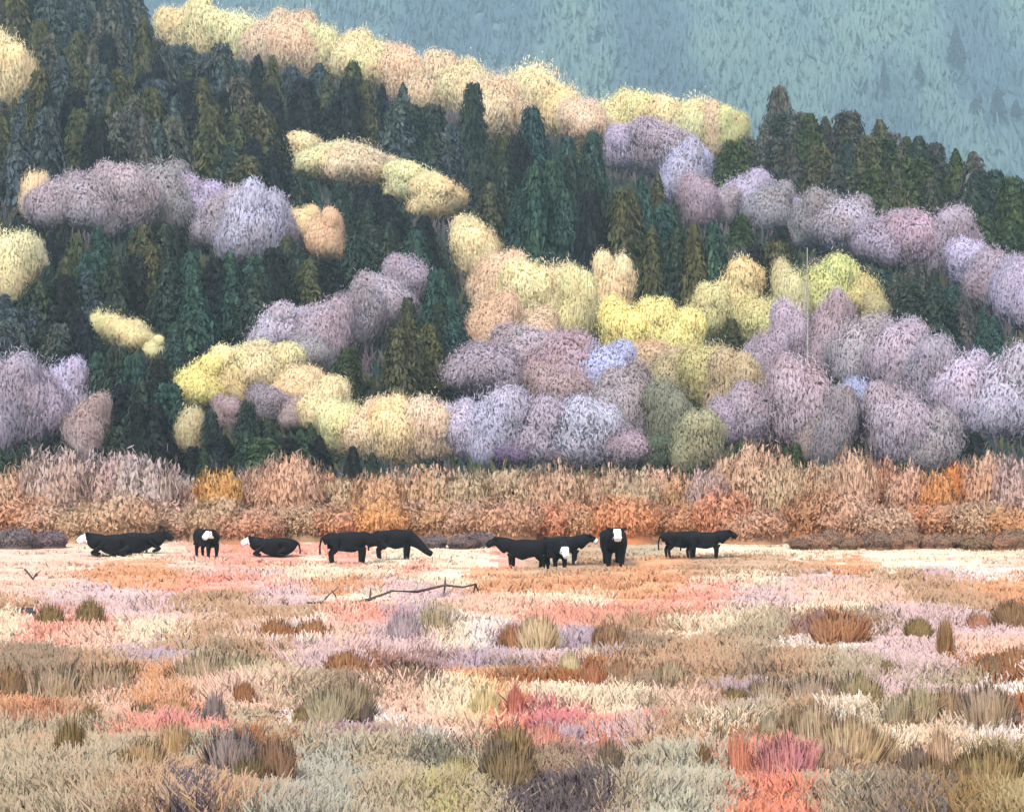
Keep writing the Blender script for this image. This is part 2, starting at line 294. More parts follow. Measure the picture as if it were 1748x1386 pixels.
def conifer_mesh(name, mat, seed, R=.17, p=.75, dens=1.0, blunt=.1):
    """spire 0..1 high, ragged tiers of hanging needle sprays"""
    rng = np.random.default_rng(seed); n = int(2300 * dens)
    z = .02 + .99 * rng.random(n) ** .85; tiers = 11 + seed % 4; ph = (z * tiers) % 1
    prof = R * (np.clip(1.0 + blunt - z, 0, 1) ** p) * np.clip(z / .10, .6, 1) * (1.12 - .34 * ph * (1 - .3 * z))
    a = rng.random(n) * 2 * math.pi
    lump = 1 + .2 * np.sin(a * 3 + z * 9 + seed) * np.cos(z * 15 + a * 2)
    rr = prof * lump * np.clip(rng.normal(.98, .17, n), .6, 1.5)
    P = np.stack([np.cos(a) * rr, np.sin(a) * rr, z - .02], 1); D = np.stack([np.cos(a), np.sin(a), .1 + .5 * ph], 1)
    N = D + rng.normal(0, .35, (n, 3))
    up = np.stack([-np.cos(a) * .3, -np.sin(a) * .3, np.ones(n)], 1) + rng.normal(0, .25, (n, 3))
    sz = rng.uniform(.5, 1.4, n) * (.55 + .5 * (1 - z)); thin = np.where(rng.random(n) < .5, .4, 1.0)
    stripe = (1 + .25 * np.sin(a * 4 + seed * 2 + z * 3))[:, None]
    V, I, T = dabs(P, N, up, .017 * sz * thin, .046 * sz, tints(n, rng, .2, .05) * stripe, rng)
    Ns = np.repeat(D + rng.normal(0, .2, (n, 3)), 6, 0)
    k = 12; zz = np.linspace(.02, .96, k); ring = []; nr = []
    for q in zz:
        r = R * (max(1.0 + blunt - q, 0) ** p) * .76 * min(1, max(.6, q / .10)) * (1 if q < .9 else .5)
        for t in np.linspace(0, 2 * math.pi, 9)[:-1]: ring.append((math.cos(t) * r, math.sin(t) * r, q)); nr.append((math.cos(t), math.sin(t), .1))
    CV = np.array(ring); off = len(V)
    Q = np.array([[i * 8 + j, i * 8 + (j + 1) % 8, (i + 1) * 8 + (j + 1) % 8, (i + 1) * 8 + j] for i in range(k - 1) for j in range(8)]) + off
    return mesh_np(name, np.concatenate([V, CV]), [I, Q], np.concatenate([T, np.full((len(Q), 3), .7)]), mat, nrm=np.concatenate([Ns, np.array(nr)]))
def tube(pts, rad, k=6):
    """tapered tube through points, as arrays"""
    V = []; n = len(pts)
    for i, p in enumerate(pts):
        d = Vector(pts[min(i + 1, n - 1)]) - Vector(pts[max(i - 1, 0)]); d.normalize()
        a = d.orthogonal().normalized(); b = d.cross(a)
        for j in range(k):
            t = 2 * math.pi * j / k; V.append(Vector(p) + (a * math.cos(t) + b * math.sin(t)) * rad[i])
    Q = [[i * k + j, i * k + (j + 1) % k, (i + 1) * k + (j + 1) % k, (i + 1) * k + j] for i in range(n - 1) for j in range(k)]
    return np.array([v[:] for v in V]), np.array(Q)
def trunk_mesh(name, seed, mat, limbs=6, h=1.4, r=.07):
    rng = random.Random(seed); Vs, Qs = [], []; off = 0
    pts = [(rng.uniform(-.03, .03) * i, rng.uniform(-.03, .03) * i, -.12 + h * i / 5) for i in range(6)]
    segs = [(pts, [r * (1 - .14 * i) for i in range(6)])]
    for q in range(limbs):
        a = q * 2.4; z = .15 + .9 * q / limbs * h * .7
        segs.append(([(0, 0, z), (math.cos(a) * .25, math.sin(a) * .25, z + .22), (math.cos(a) * .6, math.sin(a) * .6, z + .55)], [r * .5, r * .32, r * .1]))
    for p, rr in segs:
        V, Q = tube(p, rr); Vs.append(V); Qs.append(Q + off); off += len(V)
    return mesh_np(name, np.concatenate(Vs), [np.concatenate(Qs)], None, mat, True)
CROWN = {'cream': [crown_mesh('crown_cream', M_cream, 10 + i, 7 + i % 3, .10) for i in range(6)],
         'lav': [crown_mesh('crown_lavender', M_lav, 30 + i, 7 + i % 3, .02) for i in range(6)],
         'wil': [thicket_mesh('crown_willow', M_wil, 50 + i) for i in range(6)],
         'broad': [crown_mesh('crown_broad', M_cream, 70 + i, 8, .05) for i in range(2)]}
CON = [conifer_mesh('needles_spire', M_con, i, R, p, 1, b) for i, (R, p, b) in enumerate([(.17, .5, .08), (.17, .65, .05), (.17, .42, .08), (.17, .8, .03), (.17, .38, .1), (.17, .55, .07), (.17, .6, .06)])]
TR = [trunk_mesh('trunk_limbs', i, M_bark) for i in range(3)]
TRC = [trunk_mesh('trunk_bare', i + 5, M_bark, 0, .9, .016) for i in range(2)]

SPOTS = []     # every placed tree, in photo pixels: (px, top, width, base, kind)
def plant(name, kind, px, top, width, crown_bottom, base, col, label, cat, group, jy=0.0, deep=0):
    x, y, z = at_ground(px, base)
    y += jy; x = (px - CX) / F * y; z = gz(x, y)
    s = y / F
    root = link(name, None, None, (x, y, z - .05)); root.empty_display_size = .3
    tag(root, label, cat, group)
    H = (EYE + (HOR - top) * s) - z                       # crown top above the foot
    cb = min((EYE + (HOR - crown_bottom - deep) * s) - z, H * .75)
    wd = width * s
    rz = random.uniform(0, 6.28)
    if kind == 'conifer':
        c = link('crown', random.choice(CON), root); sc = wd / .34
        c.scale = (sc, sc, H); t = link('trunk', random.choice(TRC), root); t.scale = (H * .8, H * .8, H)
        t.location.z = -.2
    else:
        c = link('crown', random.choice(CROWN[kind]), root)
        cb = max(cb, 0.0); c.location.z = cb; c.scale = (wd / 2, wd / 2, (H - cb) / 2)
        t = link('trunk', random.choice(TR), root); t.scale = (wd / 2 * .9, wd / 2 * .9, max(H * .5, .5) / 1.0); t.location.z = -.05
    if kind == 'conifer': c.rotation_euler.x = random.uniform(-.03, .03)
    c.rotation_euler.z = rz; t.rotation_euler.z = rz
    j = [1 + random.uniform(-.05, .05) for _ in range(3)]
    a = alb(col)
    if kind == 'conifer': a = tuple(v * .84 for v in a)
    if kind == 'cream': a = tuple(v * 1.15 for v in a)
    if kind == 'lav': a = tuple(v * 1.36 for v in a)
    if kind == 'wil': a = tuple(v * 1.25 for v in a)
    c.color = (a[0] * j[0], a[1] * j[1], a[2] * j[2], 1)
    SPOTS.append((px, top, width, crown_bottom, base, kind))
    return root

# ------------------------------------------------------------------ broadleaf trees
Cc, Cp, Cb, Cg = (246, 236, 192), (240, 222, 192), (248, 238, 168), (228, 222, 172)   # cream, peach cream, bright yellow, yellow green
La, Ld, Ll, Lb = (182, 170, 182), (164, 154, 162), (194, 187, 208), (178, 160, 158)   # lavender, grey mauve, pale lilac, brown mauve
RIDGE = 'cream trees along the ridge'; MID = 'cream trees in the upper middle of the slope'
T = [  # kind, px, top, width, crown bottom, colour, label, group
('cream', 12, 45, 80, 180, Cc, 'pale cream tree cut by the frame, beside the grey-blue spruces at upper left', MID),
('cream', 305, 0, 75, 62, Cc, 'cream tree at the high left end of the ridge row', RIDGE),
('cream', 355, -4, 80, 72, Cc, 'second cream tree from the left end of the ridge row', RIDGE),
('cream', 408, 4, 78, 80, Cc, 'third cream tree from the left end of the ridge row, under the picture top', RIDGE),
('cream', 455, 12, 76, 88, Cp, 'fourth cream tree from the left end of the ridge row, peach tinted', RIDGE),
('cream', 500, 10, 78, 100, Cp, 'fifth ridge tree from the left, peach cream with a low skirt', RIDGE),
('cream', 545, 22, 74, 108, Cc, 'sixth ridge tree from the left, cream, next to a thin dark spike', RIDGE),
('cream', 598, 42, 72, 108, Cc, 'cream ridge tree just right of the thin dark spike', RIDGE),
('cream', 645, 50, 80, 120, Cc, 'rounded cream ridge tree against the blue mountain', RIDGE),
('cream', 692, 68, 80, 142, Cp, 'peach cream ridge tree above dark green spruces', RIDGE),
('cream', 738, 88, 84, 165, Cp, 'peach cream ridge tree left of the tall narrow spruce', RIDGE),
('cream', 795, 86, 84, 176, Cc, 'cream ridge tree behind the blunt top of the tall narrow spruce', RIDGE),
('cream', 852, 104, 92, 240, Cp, 'deep hanging peach cream tree right of the tall narrow spruce', RIDGE),
('cream', 912, 90, 96, 188, Cc, 'broadest cream tree at the hump in the middle of the ridge', RIDGE),
('cream', 958, 128, 76, 205, Cc, 'cream tree where the ridge drops after its hump', RIDGE),
('cream', 1000, 152, 74, 245, Cp, 'peach cream tree over the pointed blue-green spruce', RIDGE),
('cream', 1045, 150, 76, 225, Cc, 'cream tree above the left edge of the ridge lilac tree', RIDGE),
('cream', 1092, 144, 72, 220, Cc, 'cream tree directly behind the ridge lilac tree', RIDGE),
('cream', 1142, 156, 74, 228, Cc, 'cream tree behind the right shoulder of the ridge lilac tree', RIDGE),
('cream', 1190, 148, 76, 235, Cc, 'cream tree near the right end of the ridge row', RIDGE),
('cream', 1226, 172, 56, 232, Cp, 'small peach cream tree second from the right end of the ridge row', RIDGE),
('cream', 1252, 172, 50, 224, Cg, 'small yellow-green tree closing the right end of the ridge row', RIDGE),
('cream', 512, 222, 76, 285, Cc, 'leftmost of the four cream trees in the short upper row', MID),
('cream', 555, 236, 84, 312, Cc, 'second of the four cream trees in the short upper row', MID),
('cream', 608, 228, 92, 322, Cp, 'largest of the four cream trees in the short upper row', MID),
('cream', 648, 258, 60, 316, Cp, 'rightmost of the four cream trees in the short upper row', MID),
('cream', 704, 272, 86, 350, Cc, 'left one of the cream pair below the upper row', MID),
('cream', 746, 296, 80, 376, Cc, 'right one of the cream pair below the upper row', MID),
('cream', 56, 278, 42, 370, Cc, 'narrow cream tree at the left end of the long lavender row', MID),
('cream', 18, 378, 80, 500, Cc, 'cream tree at the left frame edge beside a teal spruce stand', MID),
('cream', 52, 402, 56, 490, Cp, 'peach cream tree tucked right of the one on the left frame edge', MID),
('cream', 512, 345, 60, 405, Cc, 'cream tree touching the right end of the long lavender row', MID),
('cream', 556, 352, 58, 440, (238, 212, 182), 'peach tree with an orange foot, right of the long lavender row', MID),
('cream', 184, 516, 56, 585, Cc, 'left of three small yellow trees among the dark spruces on the left', MID),
('cream', 222, 532, 66, 600, Cc, 'middle of three small yellow trees among the dark spruces on the left', MID),
('cream', 263, 570, 36, 614, Cc, 'smallest of three yellow trees among the dark spruces on the left', MID),
('cream', 348, 602, 76, 690, Cb, 'yellow tree at the left foot of the lower arch', 'yellow trees of the lower arch'),
('cream', 386, 586, 82, 680, Cc, 'yellow tree on the left shoulder of the lower arch', 'yellow trees of the lower arch'),
('cream', 434, 572, 92, 668, Cc, 'tallest yellow tree on top of the lower arch', 'yellow trees of the lower arch'),
('cream', 474, 584, 78, 660, Cc, 'yellow tree right of the top of the lower arch', 'yellow trees of the lower arch'),
('cream', 512, 612, 76, 690, Cc, 'yellow tree descending the right side of the lower arch', 'yellow trees of the lower arch'),
('cream', 552, 640, 76, 730, Cc, 'yellow tree at the low right end of the lower arch', 'yellow trees of the lower arch'),
('cream', 326, 680, 50, 775, (214, 208, 168), 'thin faded yellow tree hanging below the left foot of the arch', 'yellow trees of the lower arch'),
('cream', 588, 668, 74, 770, Cc, 'first yellow tree in the row left of the big lavender thicket', 'yellow row left of the thicket'),
('cream', 630, 676, 78, 780, Cp, 'second yellow tree in the row left of the big lavender thicket', 'yellow row left of the thicket'),
('cream', 678, 668, 84, 785, Cc, 'third yellow tree in the row left of the big lavender thicket', 'yellow row left of the thicket'),
('cream', 728, 660, 80, 785, Cp, 'yellow tree touching the left side of the big lavender thicket', 'yellow row left of the thicket'),
('cream', 812, 364, 72, 470, Cc, 'tall yellow tree at the top of the central diagonal', 'central yellow diagonal'),
('cream', 850, 412, 84, 520, Cp, 'second tree down the central yellow diagonal', 'central yellow diagonal'),
('cream', 900, 428, 98, 560, Cc, 'broad yellow tree third down the central diagonal', 'central yellow diagonal'),
('cream', 952, 430, 86, 560, Cc, 'yellow tree fourth down the central diagonal', 'central yellow diagonal'),
('cream', 984, 452, 60, 575, Cc, 'yellow tree left of the dark notch in the central diagonal', 'central yellow diagonal'),
('cream', 842, 490, 84, 600, (228, 206, 178), 'peach-brown tree under the central diagonal, above the lavender thicket', 'central yellow diagonal'),
('cream', 908, 520, 84, 600, (228, 206, 180), 'peach tree right behind the top of the lavender thicket', 'central yellow diagonal'),
('cream', 1044, 424, 66, 545, Cc, 'upright yellow tree right of the dark notch', 'central yellow diagonal'),
('cream', 1070, 505, 82, 610, Cb, 'bright yellow tree right of the upright one', 'central yellow diagonal'),
('cream', 1118, 508, 82, 610, Cb, 'brightest yellow tree in the centre right', 'central yellow diagonal'),
('cream', 1162, 520, 76, 620, Cb, 'bright yellow tree left of the green-gold group', 'central yellow diagonal'),
('cream', 1090, 570, 90, 650, (222, 202, 172), 'tan tree behind the right shoulder of the lavender thicket', 'central yellow diagonal'),
('cream', 1150, 585, 76, 680, (214, 198, 166), 'dull tan tree right of the lavender thicket', 'central yellow diagonal'),
('cream', 1256, 440, 86, 555, (240, 230, 180), 'pointed pale yellow tree left of the bare snag', 'green-gold trees right of centre'),
('cream', 1212, 482, 70, 575, Cg, 'olive yellow tree below left of the pointed pale one', 'green-gold trees right of centre'),
('cream', 1302, 490, 84, 600, (222, 214, 160), 'soft yellow tree below right of the pointed pale one', 'green-gold trees right of centre'),
('cream', 1350, 440, 54, 560, Cg, 'narrow yellow-green tree touching the bare snag on its left', 'green-gold trees right of centre'),
('cream', 1412, 428, 92, 545, (224, 218, 156), 'yellow-green tree touching the bare snag on its right', 'green-gold trees right of centre'),
('cream', 1462, 444, 80, 545, (220, 212, 160), 'yellow-green tree right end of the green-gold group', 'green-gold trees right of centre'),
('cream', 1492, 496, 50, 560, (206, 200, 158), 'small fading yellow tree on the slope under the green-gold group', 'green-gold trees right of centre'),
('cream', 1210, 570, 84, 690, (206, 194, 150), 'faded yellow tree left of the right-hand lilac trees', 'green-gold trees right of centre'),
('cream', 1255, 590, 84, 720, (204, 194, 160), 'pale sage yellow tree behind the right-hand lilac trees', 'green-gold trees right of centre'),
('broad', 1142, 640, 76, 770, (158, 162, 144), 'grey-green bushy tree right of the lavender thicket', 'green bushes right of the thicket'),
('broad', 1190, 690, 80, 800, (196, 188, 156), 'pale yellow-green bush between the thicket and the lilac trees', 'green bushes right of the thicket'),
('broad', 1120, 735, 66, 800, (118, 126, 110), 'dark green bush at the right foot of the lavender thicket', 'green bushes right of the thicket'),
]
LONG = 'lavender trees of the long upper row'; DIAG = 'mauve trees on the left diagonal'; RB_ = 'lilac trees of the right band'; TH = 'crowns of the big lavender thicket'; RF = 'lilac trees in the lower right'
for px, top, wd, cb, col, lab in [
 (98, 292, 88, 395, La, 'left end tree of the long lavender row'), (148, 282, 92, 402, La, 'second tree from the left in the long lavender row'),
 (212, 268, 100, 400, La, 'third tree in the long lavender row, left part of its hump'), (272, 262, 100, 396, Ld, 'highest tree in the long lavender row'),
 (330, 296, 90, 392, Ll, 'lavender tree right of the highest one in the long row'), (384, 312, 90, 420, La, 'third tree from the right in the long lavender row'),
 (430, 302, 96, 445, Ll, 'pale-topped tree second from the right in the long lavender row'), (468, 325, 66, 425, La, 'right end tree of the long lavender row')]:
    T.append(('lav', px, top, wd, cb, col, lab, LONG))
for px, top, wd, cb, col, lab in [
 (694, 425, 76, 510, La, 'topmost mauve tree of the left diagonal'), (655, 455, 84, 560, La, 'second mauve tree from the top of the left diagonal'),
 (606, 482, 88, 600, Ld, 'grey mauve tree in the middle of the left diagonal'), (555, 500, 86, 620, La, 'mauve tree above the lower yellow arch'),
 (486, 512, 96, 600, Ll, 'palest tree at the low end of the left diagonal'), (530, 560, 70, 640, Ld, 'grey mauve tree squeezed between the diagonal and the yellow arch')]:
    T.append(('lav', px, top, wd, cb, col, lab, DIAG))
for px, top, wd, cb, col, lab in [
 (8, 588, 96, 770, La, 'lavender tree cut by the left frame edge'), (62, 605, 92, 760, La, 'lavender tree second from the left frame edge'),
 (112, 602, 84, 740, Ll, 'pale-edged lavender tree beside the dark spruces at lower left'), (152, 660, 66, 790, Lb, 'brownish mauve tree at the right end of the lower left group')]:
    T.append(('lav', px, top, wd, cb, col, lab, 'lavender trees at lower left'))
T.append(('lav', 462, 655, 66, 722, Ld, 'small grey lavender tree under the yellow arch', 'mauve bushes under the arch'))
T.append(('lav', 392, 668, 56, 735, Lb, 'small brown mauve bush under the left side of the arch', 'mauve bushes under the arch'))
T.append(('lav', 508, 668, 60, 730, Lb, 'small rosy mauve bush under the right side of the arch', 'mauve bushes under the arch'))
for px, top, wd, cb, col, lab in [
 (1078, 204, 84, 290, Ll, 'left half crown of the ridge lilac group'), (1128, 194, 100, 300, La, 'largest lilac tree standing high at the ridge'),
 (1172, 232, 76, 340, Ll, 'lilac tree leaning down right of the largest ridge one'), (1196, 290, 60, 390, (186, 164, 176), 'rosy mauve tree below the ridge lilac group'),
 (1228, 312, 66, 385, La, 'lavender tree right below the ridge lilac group'), (1272, 288, 78, 370, Ll, 'pale lilac tree in the step between ridge group and right band'),
 (1314, 304, 80, 396, Ld, 'grey mauve tree over green spruces, left of the right band'), (1352, 324, 50, 392, Ll, 'small pale tree at the very start of the right band')]:
    T.append(('lav', px, top, wd, cb, col, lab, 'lilac trees stepping down from the ridge'))
for px, top, wd, cb, col, lab in [
 (1394, 322, 84, 430, Ld, 'first grey mauve tree of the right lilac band'), (1446, 324, 92, 440, La, 'second tree of the right lilac band'),
 (1512, 352, 88, 460, La, 'third tree of the right lilac band'), (1566, 346, 90, 470, (186, 170, 180), 'rosy lilac tree fourth in the right band'),
 (1626, 346, 84, 480, La, 'fifth tree of the right lilac band, below green spruces'), (1660, 400, 76, 500, Ll, 'lilac tree sixth in the right band'),
 (1698, 412, 84, 540, La, 'next to last tree of the right lilac band'), (1740, 422, 80, 570, Ll, 'last tree of the right lilac band, cut by the frame')]:
    T.append(('lav', px, top, wd, cb, col, lab, RB_))
for px, top, wd, cb, col, lab in [
 (826, 572, 124, 690, Ld, 'grey left shoulder tree of the big lavender thicket'), (908, 542, 120, 660, La, 'topmost tree of the big lavender thicket'),
 (968, 552, 120, 680, (184, 164, 176), 'rosy tree right of the top of the big lavender thicket'), (1030, 574, 100, 690, (180, 184, 212), 'pale blue topped tree of the big lavender thicket'),
 (1068, 616, 96, 760, Ld, 'grey right shoulder tree of the big lavender thicket'), (950, 610, 100, 720, Lb, 'brown mauve tree in the heart of the big lavender thicket'),
 (790, 672, 86, 790, Ll, 'front left lilac tree of the big lavender thicket'), (850, 648, 100, 796, Ll, 'front tree with the pointed pale top in the big lavender thicket'),
 (920, 676, 100, 800, La, 'front middle tree of the big lavender thicket'), (990, 676, 108, 802, Ll, 'front lilac tree right of the middle of the big thicket'),
 (1060, 716, 90, 802, La, 'front right tree of the big lavender thicket'), (872, 726, 80, 804, (136, 122, 146), 'small violet grey bush low in front of the thicket'), (962, 744, 84, 804, (134, 118, 128), 'dark mauve bush low in front of the thicket')]:
    T.append(('lav', px, top, wd, cb, col, lab, TH))
for px, top, wd, cb, col, lab in [
 (1352, 502, 66, 640, (190, 170, 184), 'rosy lilac tree just left of the bare snag'), (1312, 550, 66, 660, La, 'lilac tree left of the rosy one by the bare snag'),
 (1420, 486, 70, 640, (188, 168, 180), 'rosy lilac tree just right of the bare snag'), (1470, 526, 90, 660, La, 'lilac tree right behind the snag, under the green-gold group'),
 (1532, 530, 96, 680, La, 'large lilac tree on the right shoulder'), (1588, 562, 90, 720, (170, 160, 178), 'lilac grey tree below the right shoulder'),
 (1644, 588, 90, 740, Ll, 'lilac tree second from the right frame edge'), (1716, 588, 110, 750, Ll, 'broad lilac tree at the right frame edge'),
 (1248, 676, 66, 762, La, 'small lilac tree at the left end of the lower right group'), (1288, 640, 84, 762, (186, 168, 182), 'rosy lilac tree over the blue spot'),
 (1368, 590, 110, 770, (188, 170, 184), 'largest rosy lilac tree in front of the snag'), (1320, 690, 60, 750, (170, 186, 220), 'small pale blue bush in the lilac trees'),
 (1424, 648, 70, 790, Ld, 'grey lilac tree with a violet foot'), (1470, 634, 76, 770, (180, 182, 208), 'pale blue-topped lilac tree right of the dark gap'),
 (1530, 640, 96, 800, La, 'lilac tree right of the pale blue-topped one'), (1590, 690, 90, 806, Ld, 'grey mauve tree at the right of the low group'),
 (1386, 690, 50, 790, Lb, 'brown mauve bush in front of the rosy lilac tree')]:
    T.append(('lav', px, top, wd, cb, col, lab, RF))
NM = {'cream': 'aspen_tree', 'lav': 'bare_tree', 'broad': 'bushy_tree'}
def base_of(kind, top, cb): return min(cb + (cb - top) * (.16 if kind != 'lav' else .08), 862)
T.sort(key=lambda t: t[4])
for i, (kind, px, top, wd, cb, col, lab, grp) in enumerate(T):
    plant(NM[kind], kind, px, top, wd * 1.36, cb + 6, base_of(kind, top, cb), col, lab, 'tree', grp, 0, 46 if grp == RIDGE else 16)
DEC = list(SPOTS)

# ------------------------------------------------------------------ conifers, stand by stand
G0, G1, G2, G3, G4, G5 = (92, 104, 110), (72, 86, 78), (74, 102, 96), (104, 106, 80), (112, 112, 106), (54, 58, 62)
STANDS = [  # name used in the labels, polygon of the tree TOPS, palette, height px, step
('in the upper left corner', (0, -60, 290, 200), [G0, G4, G0, G5, G3], 165, 34),
('below the left cream ridge', (270, 60, 560, 205), [G1, G4, G0, G3, G5], 150, 36),
('above the short cream row', (540, 90, 770, 235), [G1, G0, G3, G5], 150, 34),
('right of the cream pair', (770, 235, 880, 350), [G5, G1, G3], 160, 34),
('below the ridge hump', (870, 190, 1090, 340), [G2, G1, G2, G3, G5], 180, 36),
('below the ridge lilac trees', (1080, 300, 1240, 390), [G2, G3, G1], 165, 36),
('under the step of lilac trees', (1200, 370, 1370, 430), [G3, (82, 98, 62), G5], 130, 34),
('on the right ridge end', (1250, 150, 1748, 330), [G4, (88, 90, 86), G3, G1, (84, 98, 62)], 130, 38),
('at the right frame edge', (1640, 330, 1748, 380), [(82, 98, 62), G1], 90, 34),
('right above the long lavender row', (380, 190, 520, 290), [G1, G5, G3], 130, 34),
('under the short cream row', (500, 300, 720, 400), [G1, G2, G5], 120, 34),
('under the long lavender row', (70, 385, 470, 500), [G2, G1, G2, G3, G5], 150, 34),
('above the mauve diagonal', (480, 400, 640, 460), [G5, G1, G3], 120, 34),
('left of the small yellow trees', (0, 470, 170, 560), [G0, G1, G5], 130, 36),
('under the small yellow trees', (150, 560, 330, 690), [G5, G2, G1, G5], 150, 32),
('right of the mauve diagonal', (570, 430, 800, 590), [G3, (86, 96, 72), G1, G2], 150, 34),
('under the yellow arch', (400, 690, 560, 740), [G1, (76, 98, 80), G5], 90, 34),
('below the right lilac band', (1510, 440, 1720, 520), [G1, G4, G2, (96, 98, 92)], 110, 36),
('below the cream pair', (730, 360, 800, 420), [G5, G1], 110, 34),
('at the dark foot of the arch', (300, 740, 590, 770), [G5, G1], 70, 34),
('behind the orange willows at the right', (1590, 735, 1748, 775), [(92, 94, 74), G5], 70, 36),
('under the lower left lavender trees', (0, 740, 300, 765), [G5, G1], 70, 34),
('behind the front right lavender trees', (1085, 740, 1250, 775), [G5, (80, 96, 66)], 70, 32),
]
rnd = random.Random(21)
def in_crown(x, y, d, k):
    px, top, wd, cb, base, kind = d
    cy = (top + cb) / 2; ry = (cb - top) / 2; rx = wd / 2
    return ((x - px) / (rx * k)) ** 2 + ((y - cy) / (ry * k)) ** 2 < 1
conif = []
BIG = [(806, 140, 66, 330, G1, 'tallest blunt-topped spruce alone in front of the cream ridge trees'),
 (908, 182, 70, 400, G2, 'tall teal spruce reaching into the peach ridge trees'), (1012, 222, 64, 430, G2, 'sharply pointed blue-green spruce left of the ridge lilac trees'),
 (1332, 146, 66, 270, G4, 'tallest grey spruce on the right end of the ridge'), (1096, 295, 66, 480, G2, 'teal spruce straight under the ridge lilac trees')]
for px, top, wd, base, col, lab in BIG: conif.append((px, top, wd, base, col, -1, lab))
def stand_of(px, py):
    best = min(range(len(STANDS)), key=lambda i: max(STANDS[i][1][0] - px, 0, px - STANDS[i][1][2]) + 1.3 * max(STANDS[i][1][1] - py, 0, py - STANDS[i][1][3]))
    return best
def try_spruce(px, top, wd, H, pal, k=.84, vmin=.3):
    base = min(top + H, 862)
    if base < float(interp(px, RB)) + 6 or base - top < 34: return False
    vis = 0; tot = 0
    for kk in range(10):
        q = (kk + .5) / 10; yy = top + (base - top) * q; hw = wd * .5 * min(1, q * 1.6 + .1)
        for sx in (-.8, 0, .8):
            xx = px + hw * sx; tot += 1; hid = False
            for d in DEC:
                if abs(xx - d[0]) > d[2] * .6: continue
                if d[4] < base - 2:
                    if in_crown(xx, yy, d, k): return False
                elif in_crown(xx, yy, d, 1.0): hid = True
            if not hid: vis += 1
    if vis / tot < vmin or any(abs(px - c[0]) < 15 and abs(top - c[1]) < 26 for c in conif): return False
    conif.append((px, top, wd, base, rnd.choice(pal), stand_of(px, top), None)); return True
RTOP = lambda px: float(np.interp(px, [1250, 1310, 1330, 1360, 1400, 1450, 1520, 1560, 1620, 1680, 1748], [225, 205, 152, 185, 195, 186, 198, 222, 236, 262, 316]))
for si, (sname, (x0, y0, x1, y1), pal, hp, step) in enumerate(STANDS):
    ty = y0; row = 0
    while ty <= y1 + 1:
        tx = x0 + (row % 2) * step / 2
        while tx <= x1:
            px = tx + rnd.uniform(-9, 9); top = ty + rnd.uniform(-14, 14)
            if 'ridge end' in sname:
                if top < RTOP(px) - 45: tx += step; continue
                top = max(top, RTOP(px) + rnd.uniform(-4, 14))
            try_spruce(px, top, rnd.uniform(58, 82), hp * rnd.uniform(.85, 1.2), pal)
            tx += step
        ty += 42; row += 1
for xx in range(1256, 1748, 21): try_spruce(xx, RTOP(xx) + rnd.uniform(0, 30), rnd.uniform(60, 78), 130, STANDS[7][2], .84, .15)
# close the gaps that would show bare slope
def covered(x, y):
    for d in DEC:
        if in_crown(x, y, d, 1.02): return True
    for c in conif:
        if c[1] + 8 < y < c[3] and abs(x - c[0]) < c[2] * .42 * min(1, (y - c[1]) / (c[3] - c[1]) * 1.8 + .15): return True
    return False
n1 = len(conif)
for yy in range(0, 850, 16):
    for xx in range(4, 1748, 18):
        if yy < float(interp(xx, RB)) + 14 or covered(xx, yy): continue
        pal = STANDS[stand_of(xx, yy)][2]
        for att in range(10):
            o_ = rnd.uniform(8, 60); H = o_ + rnd.uniform(18, 90)
            top = yy - o_
            if xx > 1250 and top < RTOP(xx): top = RTOP(xx)
            if xx < 1250 and top < float(np.interp(xx, [0, 270, 300, 600, 900, 1000, 1250], [-90, -40, 60, 95, 170, 230, 215])) : continue
            if try_spruce(xx + rnd.uniform(-8, 8), top, rnd.uniform(36, 56), H, pal, .76 if att < 6 else .64, .25): break
CN = {G0: 'slate blue', G1: 'dark green', G2: 'teal green', G3: 'olive green', G4: 'grey green', G5: 'near-black'}
def nth(i):
    i += 1
    return '%d%s' % (i, 'th' if 10 < i % 100 < 14 else {1: 'st', 2: 'nd', 3: 'rd'}.get(i % 10, 'th'))
ORD = ['first', 'second', 'third', 'fourth', 'fifth', 'sixth', 'seventh', 'eighth', 'ninth', 'tenth'] + [nth(i) for i in range(10, 80)]
conif = sorted(conif, key=lambda c: -((c[3] - c[1]) * c[2]))[:298]
bykey = {}
for c in conif:
    if c[6]: plant('spruce_tree', 'conifer', c[0], c[1], c[2], c[3], c[3], c[4], c[6], 'spruce', 'spruces of the hillside')
    else: bykey.setdefault((c[5], CN.get(c[4], 'mossy')), []).append(c)
for (si, cn), lst in bykey.items():
    lst.sort(key=lambda c: c[0]); sname = STANDS[si][0]
    for i, (px, top, wd, base, col, _, _l) in enumerate(lst):
        if len(lst) == 1: lab = 'only %s spruce %s' % (cn, sname)
        elif len(lst) == 2: lab = '%s spruce %s, the %s one' % (cn, sname, ('left', 'right')[i])
        else: lab = '%s of the %s spruces %s, from left' % (ORD[i], cn, sname)
        plant('spruce_tree', 'conifer', px, top, wd, base, base, col, lab, 'spruce', 'spruces of the hillside')
print('conifers', n1, len(conif))
